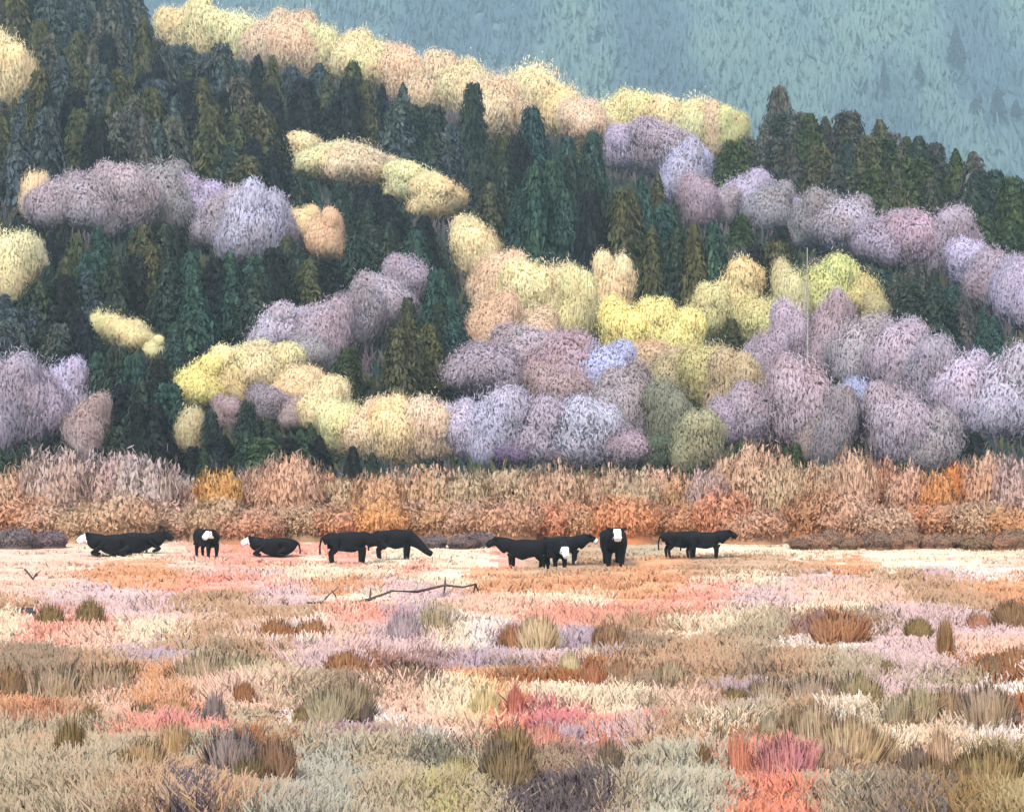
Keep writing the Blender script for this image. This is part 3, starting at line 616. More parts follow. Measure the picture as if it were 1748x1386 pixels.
# ------------------------------------------------------------------ brush on the slope between the trees
rng = np.random.default_rng(9); n = 31000
uu = (rng.random(n) * 2 - 1) * .42; Yu = 100 + 215 * rng.random(n) ** .8; kk = Yu < interp(CX + F * uu, YR) + 8; uu = uu[kk]; Yu = Yu[kk]; n = len(uu)
Xu = uu * Yu; Zu = hill_z(Xu, Yu); cl = fbm(Xu / 5, Yu / 5, 23, 2)
ucol = np.array([lin((62, 74, 64)), lin((44, 52, 54)), lin((84, 86, 62)), lin((54, 70, 70)), lin((96, 88, 92))])[np.clip((cl * 9 - 2 + rng.normal(0, .5, n)).astype(int), 0, 4)] * .8
Vs, Is, Ts, Ns, off = [], [], [], [], 0
for k in range(4):
    hh = rng.uniform(.5, 1.9, n) * (.5 + cl)
    P = np.stack([Xu + rng.normal(0, .5, n), Yu + rng.normal(0, .5, n), Zu + hh * .45], 1); N = np.stack([rng.normal(0, .6, n), -np.ones(n), rng.uniform(0, .6, n)], 1)
    V, I, Tt = dabs(P, N, np.tile([0, 0, 1.0], (n, 1)) + rng.normal(0, .2, (n, 3)), rng.uniform(.08, .26, n), hh * .6, ucol * tints(n, rng, .12, .04), rng)
    Vs.append(V); Is.append(I + off); Ts.append(Tt); off += len(V); Ns.append(np.repeat(np.stack([rng.normal(0, .3, n), -np.full(n, .5), np.full(n, .8)], 1), 6, 0))
tag(link('undergrowth', mesh_np('undergrowth', np.concatenate(Vs), [np.concatenate(Is)], np.concatenate(Ts), M_grass, nrm=np.concatenate(Ns))), 'dark green and grey brush covering the slope between the trees', 'undergrowth', None, 'stuff')

# ------------------------------------------------------------------ willows behind the cows
OG, PE, MVw, TAN = (200, 154, 120), (202, 168, 148), (176, 162, 166), (190, 168, 140)
W1 = [(10,812,70,OG),(50,792,76,TAN),(98,764,86,MVw),(142,810,60,TAN),(196,768,86,MVw),(250,778,84,(186,168,176)),(300,812,70,MVw),(338,822,50,PE),(376,800,60,(200,150,90)),(420,808,60,TAN),
 (462,790,76,PE),(500,774,80,PE),(548,806,66,(206,160,120)),(596,812,70,TAN),(645,808,72,OG),(692,800,76,TAN),(742,794,80,TAN),(795,806,70,TAN),(845,800,76,TAN),(892,796,82,TAN),(945,794,78,TAN),(990,806,66,TAN),
 (1036,800,64,PE),(1078,798,70,TAN),(1124,798,76,PE),(1170,806,66,OG),(1206,800,54,MVw),(1244,776,62,PE),(1290,756,84,PE),(1334,786,60,TAN),(1380,792,70,PE),(1414,790,50,TAN),(1456,764,62,PE),(1500,786,60,(192,140,112)),
 (1548,792,66,PE),(1596,806,56,(206,130,74)),(1636,790,52,(224,128,50)),(1682,772,66,PE),(1728,778,60,MVw)]
def soft(c, k):
    m = (202, 166, 136); return tuple(a * (1 - k) + b * k for a, b in zip(c, m))
for i, (px, top, wd, col) in enumerate(W1):
    plant('willow_bush', 'wil', px, top, wd * 1.6, 930, 904 + (i % 3) * 2, soft(col, .45 if px > 1560 else .25), '', 'shrub', 'willows of the back row')
W2 = [(30,856,84,OG),(92,868,80,TAN),(150,862,70,PE),(205,852,84,TAN),(262,858,84,PE),(318,868,70,PE),(372,858,70,TAN),(430,868,74,OG),(482,860,74,PE),(540,866,76,TAN),(600,858,76,OG),(650,864,60,(222,160,80)),(700,860,70,PE),(755,852,74,OG),(806,866,70,PE),
 (862,852,80,TAN),(912,864,70,PE),(962,866,74,(224,150,120)),(1014,860,66,OG),(1064,858,76,(214,134,84)),(1120,866,80,OG),(1180,858,70,(196,146,104)),(1232,848,66,(218,138,96)),(1284,872,76,(196,160,140)),(1340,866,74,PE),(1392,846,70,(176,124,86)),
 (1450,846,74,PE),(1508,858,70,TAN),(1560,866,74,(190,120,80)),(1620,860,66,OG),(1672,866,74,(190,160,140)),(1728,868,60,(200,134,90))]
for i, (px, top, wd, col) in enumerate(W2):
    plant('willow_bush', 'wil', px, top - 14 + (i * 7) % 19, wd * 1.9, 946, 918 + (i % 4) * 3, soft(col, .55), '', 'shrub', 'willows of the front row')
W3 = [(x_ + rnd.uniform(-8, 8), 937 - rnd.uniform(18, 40), rnd.uniform(40, 62), rnd.choice([(150, 126, 108), (158, 132, 112), (166, 136, 116)]) if x_ > 1300 else (134, 120, 122)) for x_ in list(range(1370, 1750, 26)) + list(range(6, 110, 26)) + [748, 790, 826]]  # purplish grey pieces at left and centre stand in for the shadow line behind the cows
for i, (px, top, wd, col) in enumerate(W3):
    plant('low_brush', 'wil', px, top, wd * 1.1, 950, 937 + rnd.uniform(-3, 2), col, '', 'brush', 'dark brush at the meadow edge')
def colname(c):
    r, g, b = c
    if c == (134, 120, 122): return 'shadow-toned purplish grey'
    if c in ((150, 126, 108), (158, 132, 112), (166, 136, 116)): return 'brown'
    if c == OG: return 'orange tan'
    if c == PE: return 'peach'
    if c == MVw: return 'mauve'
    if c == TAN: return 'sandy tan'
    if r > 200 and b < 90: return 'bright orange'
    if r < 130: return 'dark grey-brown'
    if b > 165: return 'pale lilac'
    if r - b > 70: return 'rusty orange'
    return 'dusty brown'
def relabel(cat_name, items, rowname, noun):
    obs = [o for o in C.objects if o.get('group') == rowname]
    d = {}
    for o, it in zip(obs, items):
        assert abs(CX + F * o.location.x / o.location.y - it[0]) < 3, (o.name, it)
    for o, it in zip(obs, items): d.setdefault(colname(it[3]), []).append((it[0], o))
    for cn, l in d.items():
        l.sort(key=lambda t: t[0])
        for i, (px, o) in enumerate(l):
            if len(l) == 1: o['label'] = 'the only %s %s' % (cn, noun)
            else: o['label'] = '%s %s, %s of that colour' % (cn, noun, ORD[i])
relabel('shrub', W1, 'willows of the back row', 'willow in the back row of the hedge')
relabel('shrub', W2, 'willows of the front row', 'willow in the hedge row behind the cows')
relabel('brush', W3, 'dark brush at the meadow edge', 'low brush along the far meadow edge')

# ------------------------------------------------------------------ bare trunks on the slope
def snag(px, top, base, r, lab, mat):
    r = r * .6
    x, y, z = at_ground(px, base); y -= 1.5; x = (px - CX) / F * y; z = gz(x, y); H = EYE + (HOR - top) * y / F - z
    pts = [(0.02 * math.sin(i * 2.1), .02 * math.cos(i * 1.7), H * i / 7 - .1) for i in range(8)]
    V, Q = tube(pts, [r * (1 - .1 * i) for i in range(8)]); Vs, Qs, off = [V], [Q], len(V)
    root = link('dead_tree', None, None, (x, y, z)); tag(root, lab, 'dead tree', 'bare trunks among the crowns')
    link('trunk', mesh_np('snag', V, [Q], None, mat, True), root)
    for k in range(5):
        a = k * 2.1; zz = H * (.45 + .1 * k)
        V, Q = tube([(0, 0, zz), (math.cos(a) * .5, math.sin(a) * .3, zz + .25), (math.cos(a) * .9, math.sin(a) * .4, zz + .3)], [r * .35, r * .22, r * .06])
        link('branch', mesh_np('snag_limb', V, [Q], None, mat, True), root)
snag(1379, 420, 700, .20, 'tall bare grey snag rising out of the rosy lilac trees', M_pale)
snag(1084, 365, 470, .22, 'bare blue-grey trunk below the ridge lilac trees', M_bark)
snag(577, 34, 125, .22, 'thin dark spike of a dead tree on the ridge row', M_bark)
snag(1003, 452, 600, .12, 'thin pale trunk in the notch of the central yellow diagonal', M_pale)

# ------------------------------------------------------------------ the far mountain with its woods
def mtn_z(x, y):
    x = np.asarray(x, float); y = np.asarray(y, float)
    t = np.clip((y - 900) / 580, 0, 2)
    rid = np.abs(fbm(x / 260 + y / 900, y / 700, 31, 3) - .5) * 2
    return -60 + 580 * t - rid * 70 * np.clip(t * 6, 0, 1) + (fbm(x / 70, y / 70, 41, 3) - .5) * 24
M_far = mat_leaf('far_slope', (1.25, 1.2, 1.02), .012, .7, objcol=False, trans=0)
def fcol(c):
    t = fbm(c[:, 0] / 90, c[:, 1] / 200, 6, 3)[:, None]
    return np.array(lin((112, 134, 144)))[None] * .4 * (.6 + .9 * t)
ys = np.linspace(880, 1500, 80)
link('mountain', grid(lambda y: (-700, 900), ys, 120, mtn_z, 'mountain', M_far, fcol))['kind'] = 'structure'
rng = np.random.default_rng(77)
n = 11000; Y = 915 + 560 * rng.random(n); X = (rng.random(n) * .68 - .30) * Y; Z = mtn_z(X, Y)
patchn = fbm(X / 55, Y / 150, 15, 2) + np.clip((X / Y - .08) * .5, -.1, .12)
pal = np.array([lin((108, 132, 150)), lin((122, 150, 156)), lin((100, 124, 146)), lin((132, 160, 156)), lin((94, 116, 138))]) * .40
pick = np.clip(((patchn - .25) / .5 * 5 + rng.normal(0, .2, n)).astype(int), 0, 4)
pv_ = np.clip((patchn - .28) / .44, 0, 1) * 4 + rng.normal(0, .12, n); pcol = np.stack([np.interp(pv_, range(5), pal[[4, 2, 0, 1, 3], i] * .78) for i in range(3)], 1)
Vs, Is, Ts = [], [], []; off = 0
for k in range(9):                                        # nine sprays of foliage on each far tree
    a = rng.random(n) * 6.28; hh = rng.uniform(14, 26, n); q = rng.random(n)
    r = 5.5 * (1.05 - q * .8)
    P = np.stack([X + np.cos(a) * r * .8, Y + np.sin(a) * r * .6, Z + hh * q], 1)
    N = np.stack([np.cos(a) * .6, np.sin(a) * .6 - .8, np.full(n, .5)], 1)
    V, I, Tt = dabs(P, N, np.tile([0, 0, 1.0], (n, 1)), r * .55, hh * .30, pcol * tints(n, rng, .03, .01), rng)
    Vs.append(V); Is.append(I + off); Ts.append(Tt); off += len(V)
o = link('distant_forest', mesh_np('distant_forest', np.concatenate(Vs), [np.concatenate(Is)], np.concatenate(Ts), M_far, nrm=np.tile([-.1, -.55, .8], (off, 1)) + np.repeat(rng.normal(0, .05, (off // 6, 3)), 6, 0)))
tag(o, 'blue-green forest covering the hazy far mountainside', 'forest', None, 'stuff')
for px, py, wd, hp, lab in [(1636, 104, 34, 66, 'dark violet-grey tree alone on the far mountainside near the top right'), (1512, 146, 16, 52, 'thin dark tree on the far mountainside left of the bigger dark one'),
                            (1706, 190, 30, 46, 'dark jagged tree at the far right on the mountainside'), (1668, 188, 30, 22, 'low dark shrub beside the jagged far tree'), (1738, 192, 24, 24, 'small dark tree at the right frame edge on the mountainside'),(1572, 130, 18, 30, 'small dark tree between the two darker ones on the mountainside')]:
    y = 1000.0
    for _ in range(400):
        x = (px - CX) / F * y
        if EYE + (HOR - py) / F * y < float(mtn_z(x, y)) + 6: break
        y += 4
    y -= 22; x = (px - CX) / F * y; z = EYE + (HOR - py) / F * y - 2
    root = link('spruce_tree', None, None, (x, y, z)); tag(root, lab, 'spruce', 'dark trees on the far mountainside')
    c = link('crown', CON[3], root); s = y / F; c.scale = (wd * s / .38, wd * s / .38, hp * s + 2); c.color = (*lin((46, 50, 66)), 1)
    t = link('trunk', TRC[0], root); t.scale = (hp * s * .6, hp * s * .6, hp * s); t.location.z = -3

# ------------------------------------------------------------------ meadow grass
def blades(X, Y, Z, h, wdt, cols, rng, lean=.5):
    n = len(X); a = rng.normal(0, .8, n); ux = np.cos(a); uy = np.sin(a)
    lx = rng.normal(0, lean, n) * h; ly = rng.normal(0, lean, n) * h
    B = np.stack([X, Y, Z - .03], 1); U = np.stack([ux, uy, np.zeros(n)], 1) * wdt[:, None]
    M = B + np.stack([lx * .35, ly * .35, h * .6], 1); Tp = B + np.stack([lx, ly, h], 1)
    V = np.stack([B - U, B + U, Tp + U * .4, Tp - U * .4], 1).reshape(-1, 3)
    return V, np.arange(n * 4).reshape(n, 4), cols
rng = np.random.default_rng(5)
n = 60000; v = rng.random(n); Yt = 1 / (1 / 20.5 + v * (1 / 79 - 1 / 20.5)); Xt = (rng.random(n) * 2 - 1) * (.40 * Yt + .5)
ppx = CX + F * Xt / Yt; ppy = HOR + F * EYE / Yt
bank = fbm(Xt / 3.2, Yt / 1.1, 19, 2); keep = (gap_dist(ppx, ppy) > .8 + rng.random(n) * 2.5)
Xt, Yt, bank = Xt[keep], Yt[keep], bank[keep]; n = len(Xt)
tc = meadow_col(Xt, Yt, 1.0) * tints(n, rng, .045, .02)
th = .8 * np.clip(.12 + .34 * np.clip((bank - .3) / .4, 0, 1), .1, .5) * np.clip((92 - Yt) / 60, .3, 1) * rng.uniform(.75, 1.25, n)
K = 9
X = np.repeat(Xt, K) + rng.normal(0, 1, n * K) * np.repeat(.05 + Yt * .0018, K); Yb = np.repeat(Yt, K) + rng.normal(0, .07, n * K)
Z = meadow_z(X, Yb) + hill_z(X, Yb)
V, I, Tt = blades(X, Yb, Z, np.repeat(th, K) * rng.uniform(.6, 1.2, n * K), (.006 + .00046 * Yb) * rng.uniform(.7, 1.4, n * K), np.repeat(tc, K, 0) * tints(n * K, rng, .04, .015), rng)
GN = np.tile([0, -.45, 1.0], (n * K, 1)) + rng.normal(0, .22, (n * K, 3))
o = link('meadow_grass', mesh_np('meadow_grass', V, [I], Tt, M_grass, nrm=np.repeat(GN, 4, 0)))
tag(o, 'dry autumn meadow grass in pink, peach, tan and cream tufts', 'grass', None, 'stuff')

# ------------------------------------------------------------------ shrubs and tussocks that stand out in the meadow
def tussock_mesh(name, seed, n=900, fan=.35):
    rng = np.random.default_rng(seed); a = rng.random(n) * 6.283; r = np.sqrt(rng.random(n)) * .6 * (1 + .25 * np.sin(a * 2 + seed) * np.sin(a * 5))
    X = np.cos(a) * r; Y = np.sin(a) * r; dome = np.sqrt(np.clip(1 - (r / .75) ** 2, 0, 1))
    h = (.35 + .65 * dome) * np.clip(rng.normal(.78, .2, n), .2, 1.2); wdt = rng.uniform(.008, .026, n)
    ux = -np.sin(a) + rng.normal(0, .5, n); uy = np.cos(a) + rng.normal(0, .5, n); L = np.hypot(ux, uy); ux /= L; uy /= L
    lx = np.cos(a) * r * fan * 1.6 + rng.normal(0, .15, n); ly = np.sin(a) * r * fan * 1.6 + rng.normal(0, .09, n)
    B = np.stack([X * .92, Y * .92, np.full(n, -.04)], 1); U = np.stack([ux, uy, np.zeros(n)], 1) * wdt[:, None]
    M = B + np.stack([lx * .6, ly * .6, h * .6], 1); Tp = B + np.stack([lx, ly, h], 1)
    V = np.stack([B - U * .6, B + U * .6, M + U, Tp + U * .3, Tp - U * .3, M - U], 1).reshape(-1, 3)
    Nn = np.stack([np.cos(a) * r * 1.6, np.sin(a) * r * 1.6, np.full(n, .9)], 1) + rng.normal(0, .2, (n, 3))
    return mesh_np(name, V, [np.arange(n * 6).reshape(n, 6)], tints(n, rng, .12, .05), M_shrub, nrm=np.repeat(Nn, 6, 0))
TUS = [tussock_mesh('tussock_blades', 200 + i, 1500 + 100 * i, -.05 + .06 * i) for i in range(5)]
olive, rust, sand, sage, dark = (118, 102, 34), (166, 108, 56), (196, 168, 128), (168, 164, 132), (72, 70, 78)
B = [(88,1072,46,44,olive,'olive tuft on the dark ditch line at the left'),(156,1078,42,62,olive,'taller olive tuft right of the one on the left ditch line'),(224,1168,36,34,olive,'round olive tuft left of the brown mounds'),
(244,1240,48,44,(88,92,34),'dark green ball-shaped tuft in the lower left'),(155,1248,34,46,olive,'small olive tuft between the round one and the tall one at lower left'),(124,1328,50,92,olive,'tall olive tuft in the lower left corner area'),
(368,1168,28,22,olive,'tiny olive tuft under a sage mound, left of centre'),(428,1370,50,56,(96,90,36),'dark olive tuft at the bottom, left of the brown one'),(474,1350,62,66,(120,88,60),'brown tuft at the bottom edge left of centre'),
(474,1096,52,44,rust,'left one of the rust-brown pair below the lying cow'),(534,1096,60,44,rust,'right one of the rust-brown pair below the lying cow'),(590,1156,70,40,rust,'rust clump above the cream grass bank'),(418,1212,28,34,rust,'small rust tuft left of the sage mounds'),
(520,1240,36,34,(130,110,50),'olive brown tuft in front of a sage mound'),(560,1240,56,62,sage,'sage green mound beside white grass, left of centre'),(100,1190,90,66,(168,150,124),'largest tan mound at the left'),(180,1186,90,66,(160,140,114),'tan mound right of the largest left one'),
(20,1182,40,60,(130,100,52),'brown tuft on the left frame edge'),(345,1176,70,60,(170,154,126),'tan mound with a sharp top at left centre'),(400,1170,60,46,sage,'sage mound right of the sharp-topped tan one'),
(368,1248,40,62,(124,118,128),'slate grey tuft in the lower left'),(340,1238,22,34,(84,92,72),'small dark green tuft touching the slate grey one'),(400,1342,74,66,(122,116,122),'grey-violet mound at the bottom left'),
(876,1098,44,42,rust,'rust tuft right of centre below the grass bank'),(918,1100,50,62,(222,200,160),'straw tuft with dark bristles in the middle'),(946,1098,30,36,(226,220,222),'white tuft right of the straw one'),(1040,1098,64,46,(150,112,76),'square brown clump in the middle of the meadow'),
(1006,1120,36,34,CR,'upper cream tuft in the middle'),(972,1152,30,36,(238,228,186),'lower cream tuft in the middle'),(690,1096,40,54,LV,'lilac tuft over a rust fringe'),(745,1086,44,48,(186,176,150),'pale sage tuft right of the lilac one'),
(700,1182,100,40,(120,100,84),'dark brown bank left of the cream grass'),(600,1226,60,62,(160,150,120),'tan green mound left of the pink white grass'),(626,1238,20,44,dark,'dark blue-grey tuft beside the pink white grass'),
(870,1372,78,74,(112,102,62),'big dark olive bush at the bottom centre'),(850,1352,66,70,(116,106,92),'grey-brown tuft behind the big dark olive bush'),(870,1320,80,60,(150,126,82),'golden brown tuft above the big dark olive bush'),
(1040,1352,44,72,(106,98,78),'dark grey-green tuft right of the bottom centre'),(1085,1310,32,34,(104,88,86),'dark mauve tuft near the bottom centre right'),(1031,1290,20,36,(244,160,118),'small coral tuft above the dark grey-green one'),
(1024,1250,20,20,dark,'small dark tuft among pink grass'),(1145,1170,60,50,(176,160,128),'tan mound below the lone frontal cow'),(1060,1165,40,44,(176,130,92),'brown-orange tuft in mid meadow'),(1012,1172,36,40,(180,108,66),'orange rust tuft beside the blue-grey gap'),
(1252,1198,40,46,olive,'olive tuft hanging over the dark line, right of centre'),(1226,1290,34,60,olive,'upright olive tuft in the lower right'),(1200,1338,30,50,(130,100,52),'brown forked tuft in the lower right'),(1160,1300,50,30,(140,112,72),'low brown tuft at the lower right'),
(1310,1190,70,50,(176,160,134),'tan mound left of the sage green mound'),(1385,1190,70,54,(160,142,124),'grey tan mound beside the sage green one'),(1464,1190,70,56,(158,150,112),'sage green mound at the right'),(1512,1156,24,34,olive,'small olive tuft above the pink bank'),
(1430,1102,80,46,(176,116,70),'rust mound with a pale top at the right'),(1400,1096,44,50,(178,136,138),'mauve pink tuft left of the rust mound'),(1566,1098,34,34,(128,112,40),'olive heart-shaped tuft alone at the right'),(1612,1130,30,80,(160,118,64),'tall narrow brown-green tuft at the right'),
(1648,1140,40,30,(206,148,98),'orange tuft right of the tall narrow one'),(1690,1156,36,40,(140,112,76),'brown round tuft near the right edge'),(1732,1150,50,38,(170,118,70),'rust clump at the right frame edge, lower'),(1728,1078,46,42,(130,96,50),'dark brown-olive clump at the right frame edge, upper'),
(1668,1078,34,26,(186,128,98),'small rosy rust tuft left of the upper edge clump'),(1350,1262,50,60,(160,140,110),'darker tan mound over the dark gap'),(1385,1268,60,76,(196,176,144),'sandy oval mound in the lower right'),(1312,1262,32,52,(186,178,150),'pale leaf-shaped tuft right of the olive one'),
(1550,1216,24,40,(140,116,60),'olive brown stub below the pink bank'),(1574,1244,44,60,(190,180,146),'pale sage tuft right of the olive brown stub'),(1530,1250,40,58,(180,170,140),'pale sage tuft left of the olive brown stub'),(1496,1238,22,40,(130,112,48),'thin olive tuft at lower right'),
(1620,1238,60,50,(160,134,100),'brown green mound at the right'),(1680,1246,80,70,(172,154,132),'wide grey-tan mound near the right edge'),(1602,1310,40,76,(228,196,164),'peach leaf-shaped tuft at the lower right'),(1560,1340,50,62,(116,102,96),'dark grey-brown tuft left of the peach one'),
(1592,1350,46,60,(120,96,52),'brown spiky tuft below the peach one'),(1636,1348,34,54,(124,102,52),'brown spiky tuft right of the peach one'),(1690,1346,96,80,(150,132,78),'big olive tan bush in the lower right corner'),(1260,1352,34,84,(234,150,116),'coral tuft beside the rose patch'),
(1340,1348,80,74,(206,128,140),'bright rose clump in the lower right'),(1290,1362,40,40,(226,148,122),'coral clump under the rose one'),(1280,1312,44,50,(176,176,150),'grey sage tuft between coral and rose'),(1450,1310,80,84,(200,178,140),'large sand-coloured mound at the lower right'),
(1500,1300,60,60,(196,170,130),'sandy mound right of the large one'),(1420,1340,60,50,(196,168,146),'pinkish sand mound under the large one'),(248,1352,60,58,(172,146,100),'golden tan mound at the bottom left'),(300,1310,50,60,(190,160,110),'golden tuft under the pink grass at left'),
(88,1318,30,34,(196,164,122),'small peach tuft left of the tall olive one'),(735,1292,50,50,(236,232,226),'white dab of grass at the bottom centre left'),(880,1214,24,56,(224,126,110),'coral red upright tuft in the centre'),(868,1264,40,26,(232,130,98),'orange coral tuft above the golden brown one'),
(930,1300,50,56,(232,160,146),'pink tuft right of the golden brown one'),(1100,1360,60,50,(186,188,170),'silvery sage mound at the bottom right of centre'),(780,1356,50,50,(190,184,130),'yellow-green pale mound left of the dark olive bush'),(80,1240,44,50,(206,140,104),'orange tan tuft at the lower left'),
(26,1250,40,50,(204,150,118),'peach orange tuft on the left frame edge'),(300,1228,40,30,(206,160,110),'golden orange tuft right of the dark green ball'),(830,1216,34,54,(232,214,156),'yellow cream tuft left of the coral red one')]
for i, (px, py, wd, hp, col, lab) in enumerate(B):
    x, y, z = at_ground(px, py); s = y / F
    o = link('grass_tussock', TUS[i % 5], None, (x, y, z)); o.scale = (wd * s * .95, wd * s * .8, hp * s * 1.02); o.rotation_euler.z = rnd.uniform(0, 6.28)
    o.color = (*[v * .72 + m_ * .28 for v, m_ in zip(alb(col), PCOL.mean(0))], 1); tag(o, lab, 'grass tuft', 'tussocks standing out in the meadow')

# ------------------------------------------------------------------ dead branches lying in the grass
def branch(ptspx, lab, r=.035, ups=()):
    pts = []
    for px, py, up in ptspx:
        x, y, z = at_ground(px, py + up); pts.append(Vector((x, y, z + .04 + up * y / F)))
    c = pts[0].copy(); Vs, Qs, off = [], [], 0
    V, Q = tube([p - c for p in pts], [r * random.uniform(.7, 1.2) for _ in pts]); Vs.append(V); Qs.append(Q); off = len(V)
    for i, dx, dz in ups:
        a = pts[i] - c; V, Q = tube([a, a + Vector((dx * .5, .05, dz * .6)), a + Vector((dx, .08, dz))], [r * .9, r * .6, r * .35]); Vs.append(V); Qs.append(Q + off); off += len(V)
    o = link('fallen_branch', mesh_np('fallen_branch', np.concatenate(Vs), [np.concatenate(Qs)], None, M_dead, True), None, c)
    tag(o, lab, 'branch', 'dead branches in the meadow')
branch([(524, 1022, 10), (550, 1022, 9), (580, 1026, 8), (612, 1022, 14), (632, 1016, 14), (670, 1008, 16), (712, 1010, 12), (760, 1000, 18), (790, 1002, 16), (812, 996, 20), (818, 1008, 8)],
       'long crooked dead branch lying in the grass below the two merged cows', .04, [(1, .45, .42), (2, -.25, .45), (4, .02, .35), (7, .0, .25), (7, -.06, -.35), (9, .12, -.3), (9, -.1, -.35)])
branch([(44, 980, 10), (58, 992, 4), (66, 984, 12)], 'small dark twig in the grass near the left edge', .035, [(1, .25, .3), (1, .1, .22)])
branch([(856, 1200, 20), (872, 1216, 12), (900, 1232, 6), (930, 1242, 4), (990, 1246, 4)], 'dark curved branch running through the coral red grass', .02, [(1, .1, .1)])
branch([(724, 1232, 6), (780, 1234, 8), (830, 1246, 6), (850, 1252, 4)], 'grey branch lying under the cream grass bank', .022, [(2, .1, .14)])
branch([(1000, 1240, 8), (1030, 1232, 10), (1068, 1236, 8), (1066, 1260, 4)], 'forked dark twig among the rose pink grass', .02, [(2, .08, .16), (1, -.1, .1)])

# ------------------------------------------------------------------ cattle
def cow_mesh(name, pose, seed=0, face='white', chin=False):
    """body as one skinned surface; x forward, z up, metres"""
    lie = pose == 'lie'; H = .85 if not lie else .40
    J = {}; E = []; 
    def j(n, p, r, par=None):
        J[n] = (p, r); 
        if par: E.append((par, n))
    j('pelvis', (-.62, 0, H + .04), (.46, .54)); j('belly', (-.15, 0, H - .02), (.52, .58), 'pelvis'); j('chest', (.38, 0, H + .0), (.46, .58), 'belly'); j('withers', (.60, 0, H + .10), (.36, .50), 'chest')
    j('rump', (-.88, 0, H + .12), (.38, .44), 'pelvis')
    hd = {'stand': (1.16, 0, H + .42), 'graze': (1.20, 0, .40), 'lie': (1.0, 0, H + .40), 'turn': (.84, -.36, H + .34), 'low': (1.12, 0, H + .06)}[pose]
    nk = {'stand': (.88, 0, H + .28), 'graze': (1.0, 0, .70), 'lie': (.82, 0, H + .24), 'turn': (.76, -.12, H + .26), 'low': (.88, 0, H + .12)}[pose]
    j('neck', nk, (.24, .33) if pose != 'graze' else (.20, .26), 'withers'); j('poll', hd, (.19, .20) if pose != 'graze' else (.16, .17), 'neck')
    dv = Vector(hd) - Vector(nk); dv.normalize()
    if pose in ('stand', 'lie', 'low'): dv = Vector((.72, 0, -.62))
    if pose == 'turn': dv = Vector((.25, -.72, -.62))
    if pose == 'graze': dv = Vector((.75, 0, -.35))
    dv.normalize(); p = Vector(hd)
    j('brow', tuple(p + dv * .14), (.17, .18), 'poll'); j('muzzle', tuple(p + dv * .36), (.135, .14), 'brow'); j('nose', tuple(p + dv * .42), (.115, .115), 'muzzle')
    sd = Vector((0, 0, 1)).cross(dv).normalized()
    for s in (1, -1):
        e = p + sd * s * .14 + Vector((0, 0, .05)); e2 = e + sd * s * .13 + Vector((0, 0, .02)) - dv * .03
        j('ear%d' % s, tuple(e), (.045, .06), 'poll'); j('eartip%d' % s, tuple(e2), (.025, .045), 'ear%d' % s)
        if lie:
            j('fsh%d' % s, (.5, .22 * s, .32), (.14, .14), 'chest'); j('fk%d' % s, (.82, .24 * s, .14), (.07, .07), 'fsh%d' % s); j('ff%d' % s, (.5, .28 * s, .07), (.055, .05), 'fk%d' % s)
            j('hh%d' % s, (-.6, .28 * s, .3), (.2, .2), 'pelvis'); j('hk%d' % s, (-.2, .38 * s, .16), (.09, .09), 'hh%d' % s); j('hf%d' % s, (-.55, .42 * s, .07), (.06, .05), 'hk%d' % s)
        else:
            w = .03 * (1 if s > 0 else -2.5) + seed * .02
            j('fsh%d' % s, (.48, .17 * s, .72), (.18, .18), 'chest'); j('fk%d' % s, (.50 + w, .17 * s, .42), (.10, .10), 'fsh%d' % s); j('fc%d' % s, (.48 + w, .17 * s, .12), (.07, .07), 'fk%d' % s); j('ff%d' % s, (.51 + w, .17 * s, .04), (.06, .05), 'fc%d' % s)
            j('hh%d' % s, (-.66, .17 * s, .80), (.25, .22), 'pelvis'); j('hs%d' % s, (-.58 - w, .18 * s, .62), (.15, .14), 'hh%d' % s); j('hk%d' % s, (-.78 - w, .17 * s, .42), (.085, .085), 'hs%d' % s); j('hc%d' % s, (-.74 - w, .17 * s, .12), (.065, .065), 'hk%d' % s); j('hf%d' % s, (-.71 - w, .17 * s, .04), (.06, .05), 'hc%d' % s)
    j('tail0', (-1.12, 0, H + .2), (.05, .05), 'rump'); j('tail1', (-1.19, .02, H - .12), (.035, .035), 'tail0'); j('tail2', (-1.18, .03, max(.12, H - .48)), (.045, .045), 'tail1')
    names = list(J); me = bpy.data.meshes.new('cow_bones'); me.from_pydata([J[n][0] for n in names], [(names.index(a), names.index(b)) for a, b in E], [])
    ob = bpy.data.objects.new('cow_bones', me); C.collection.objects.link(ob)
    sk = ob.modifiers.new('skin', 'SKIN'); sk.use_smooth_shade = True; sk.branch_smoothing = .6
    for i, n in enumerate(names):
        v = me.skin_vertices[0].data[i]; v.radius = J[n][1]; v.use_root = (n == 'pelvis')
    sb = ob.modifiers.new('sub', 'SUBSURF'); sb.levels = 2; sb.render_levels = 2
    dg = bpy.context.evaluated_depsgraph_get(); out = bpy.data.meshes.new_from_object(ob.evaluated_get(dg)); out.name = name
    bpy.data.objects.remove(ob); bpy.data.meshes.remove(me)
    out.materials.clear(); out.materials.append(M_black); out.materials.append(M_white); out.materials.append(M_horn)
    for f in out.polygons:
        c = f.center; q = c - p; t = q.dot(dv); lat = abs(q.dot(sd)); front = q - dv * t
        upn = (Vector((0, 0, 1)) - dv * dv.z).normalized(); u = q.dot(upn)
        if face == 'white' and t > .0 and t < .56 and lat < .17 and u > -.26: f.material_index = 1
        elif face == 'blaze' and t > -.02 and t < .5 and lat < .10 and abs(u) < .24: f.material_index = 1
        elif face == 'chin' and t > .24 and t < .55 and lat < .2: f.material_index = 1
        if not lie and c.z < .07: f.material_index = 2
    if lie:
        for v in out.vertices: v.co.z = max(v.co.z, .0)
    for f in out.polygons: f.use_smooth = True
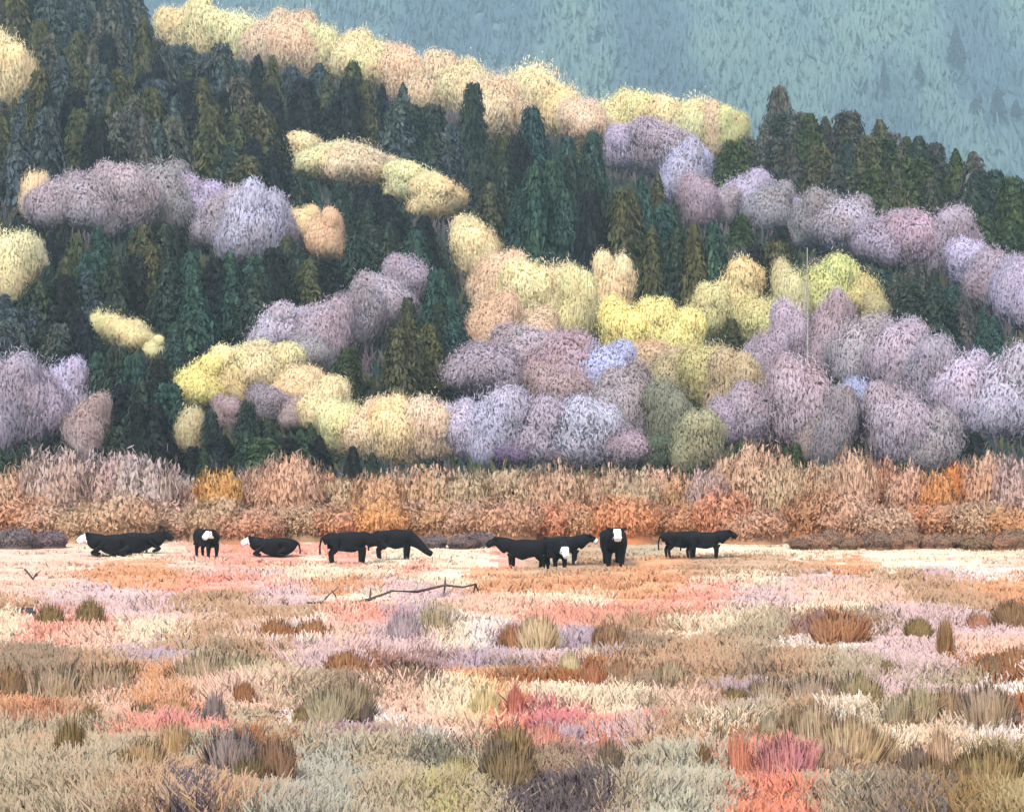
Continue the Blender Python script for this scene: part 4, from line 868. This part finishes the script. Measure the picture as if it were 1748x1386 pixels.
    return out, (p, dv, sd)
def cow(px, py, ang, pose, face, lab, scale=1.0, seed=0, wide=1.0):
    x, y, z = at_ground(px, py); me, (p, dv, sd) = cow_mesh('cow_body', pose, seed, face)
    root = link('cow', None, None, (x, y, z)); root.rotation_euler.z = math.radians(ang); root.scale = (scale, scale * wide, scale)
    tag(root, lab, 'cow', 'black cattle standing and lying in the meadow')
    link('body', me, root)
    for s in (1, -1):
        V, I = ico(np.array((p + dv * .12 + sd * s * .155)[:]), .026, 1); link('eye', mesh_np('cow_eye', V, [I], None, M_horn, True), root)
    return root
cow(196, 952, 188, 'lie', 'white', 'black cow lying at the far left with its white face turned left', 1.12)
cow(240, 946, 8, 'lie', 'none', 'black cow lying behind the leftmost one, head hanging to the right', 1.05)
cow(355, 954, -52, 'turn', 'white', 'black cow with a raised white head standing between the two lying groups', .95)
cow(466, 949, 184, 'lie', 'white', 'small black cow lying with a white face, left of the merged pair', .98)
cow(598, 960, 2, 'low', 'none', 'largest black cow standing broadside at the left of the merged pair', 1.02)
cow(676, 956, 0, 'graze', 'none', 'black cow grazing at the right end of the merged pair', .95)
cow(894, 966, 182, 'stand', 'none', 'black cow facing left at the left of the crowded trio', .98)
cow(950, 968, -76, 'low', 'white', 'black cow with a white face looking out from the middle of the crowded trio', 1.0)
cow(962, 960, 4, 'stand', 'chin', 'black cow with a white chin facing right in the crowded trio', .92)
cow(1047, 960, -88, 'stand', 'blaze', 'lone black cow seen head-on with a long white blaze', 1.2, 0, 1.25)
cow(1166, 956, 3, 'low', 'none', 'black cow at the left of the right-hand pair, head hidden behind the other', .86, 1)
cow(1204, 958, 2, 'stand', 'none', 'black cow facing right with head up at the right end of the herd', .86, 2)

# ------------------------------------------------------------------ air between here and the far mountain
me = bpy.data.meshes.new('haze'); bm = bmesh.new(); bmesh.ops.create_cube(bm, size=1)
for v in bm.verts: v.co = Vector((100 + v.co.x * 1900, 720 + v.co.y * 1700, 240 + v.co.z * 700))
bm.to_mesh(me); bm.free(); hz = link('haze', me); tag(hz, 'thin blue air veiling the far mountain', 'haze', None, 'stuff')
hm = bpy.data.materials.new('haze'); hm.use_nodes = True; n = hm.node_tree; n.nodes.remove(n.nodes['Principled BSDF'])
pv = n.nodes.new('ShaderNodeVolumePrincipled'); pv.inputs['Color'].default_value = (.60, .87, .97, 1); pv.inputs['Density'].default_value = .00030
pv.inputs['Anisotropy'].default_value = 0.0
n.links.new(pv.outputs[0], n.nodes['Material Output'].inputs['Volume']); me.materials.append(hm)
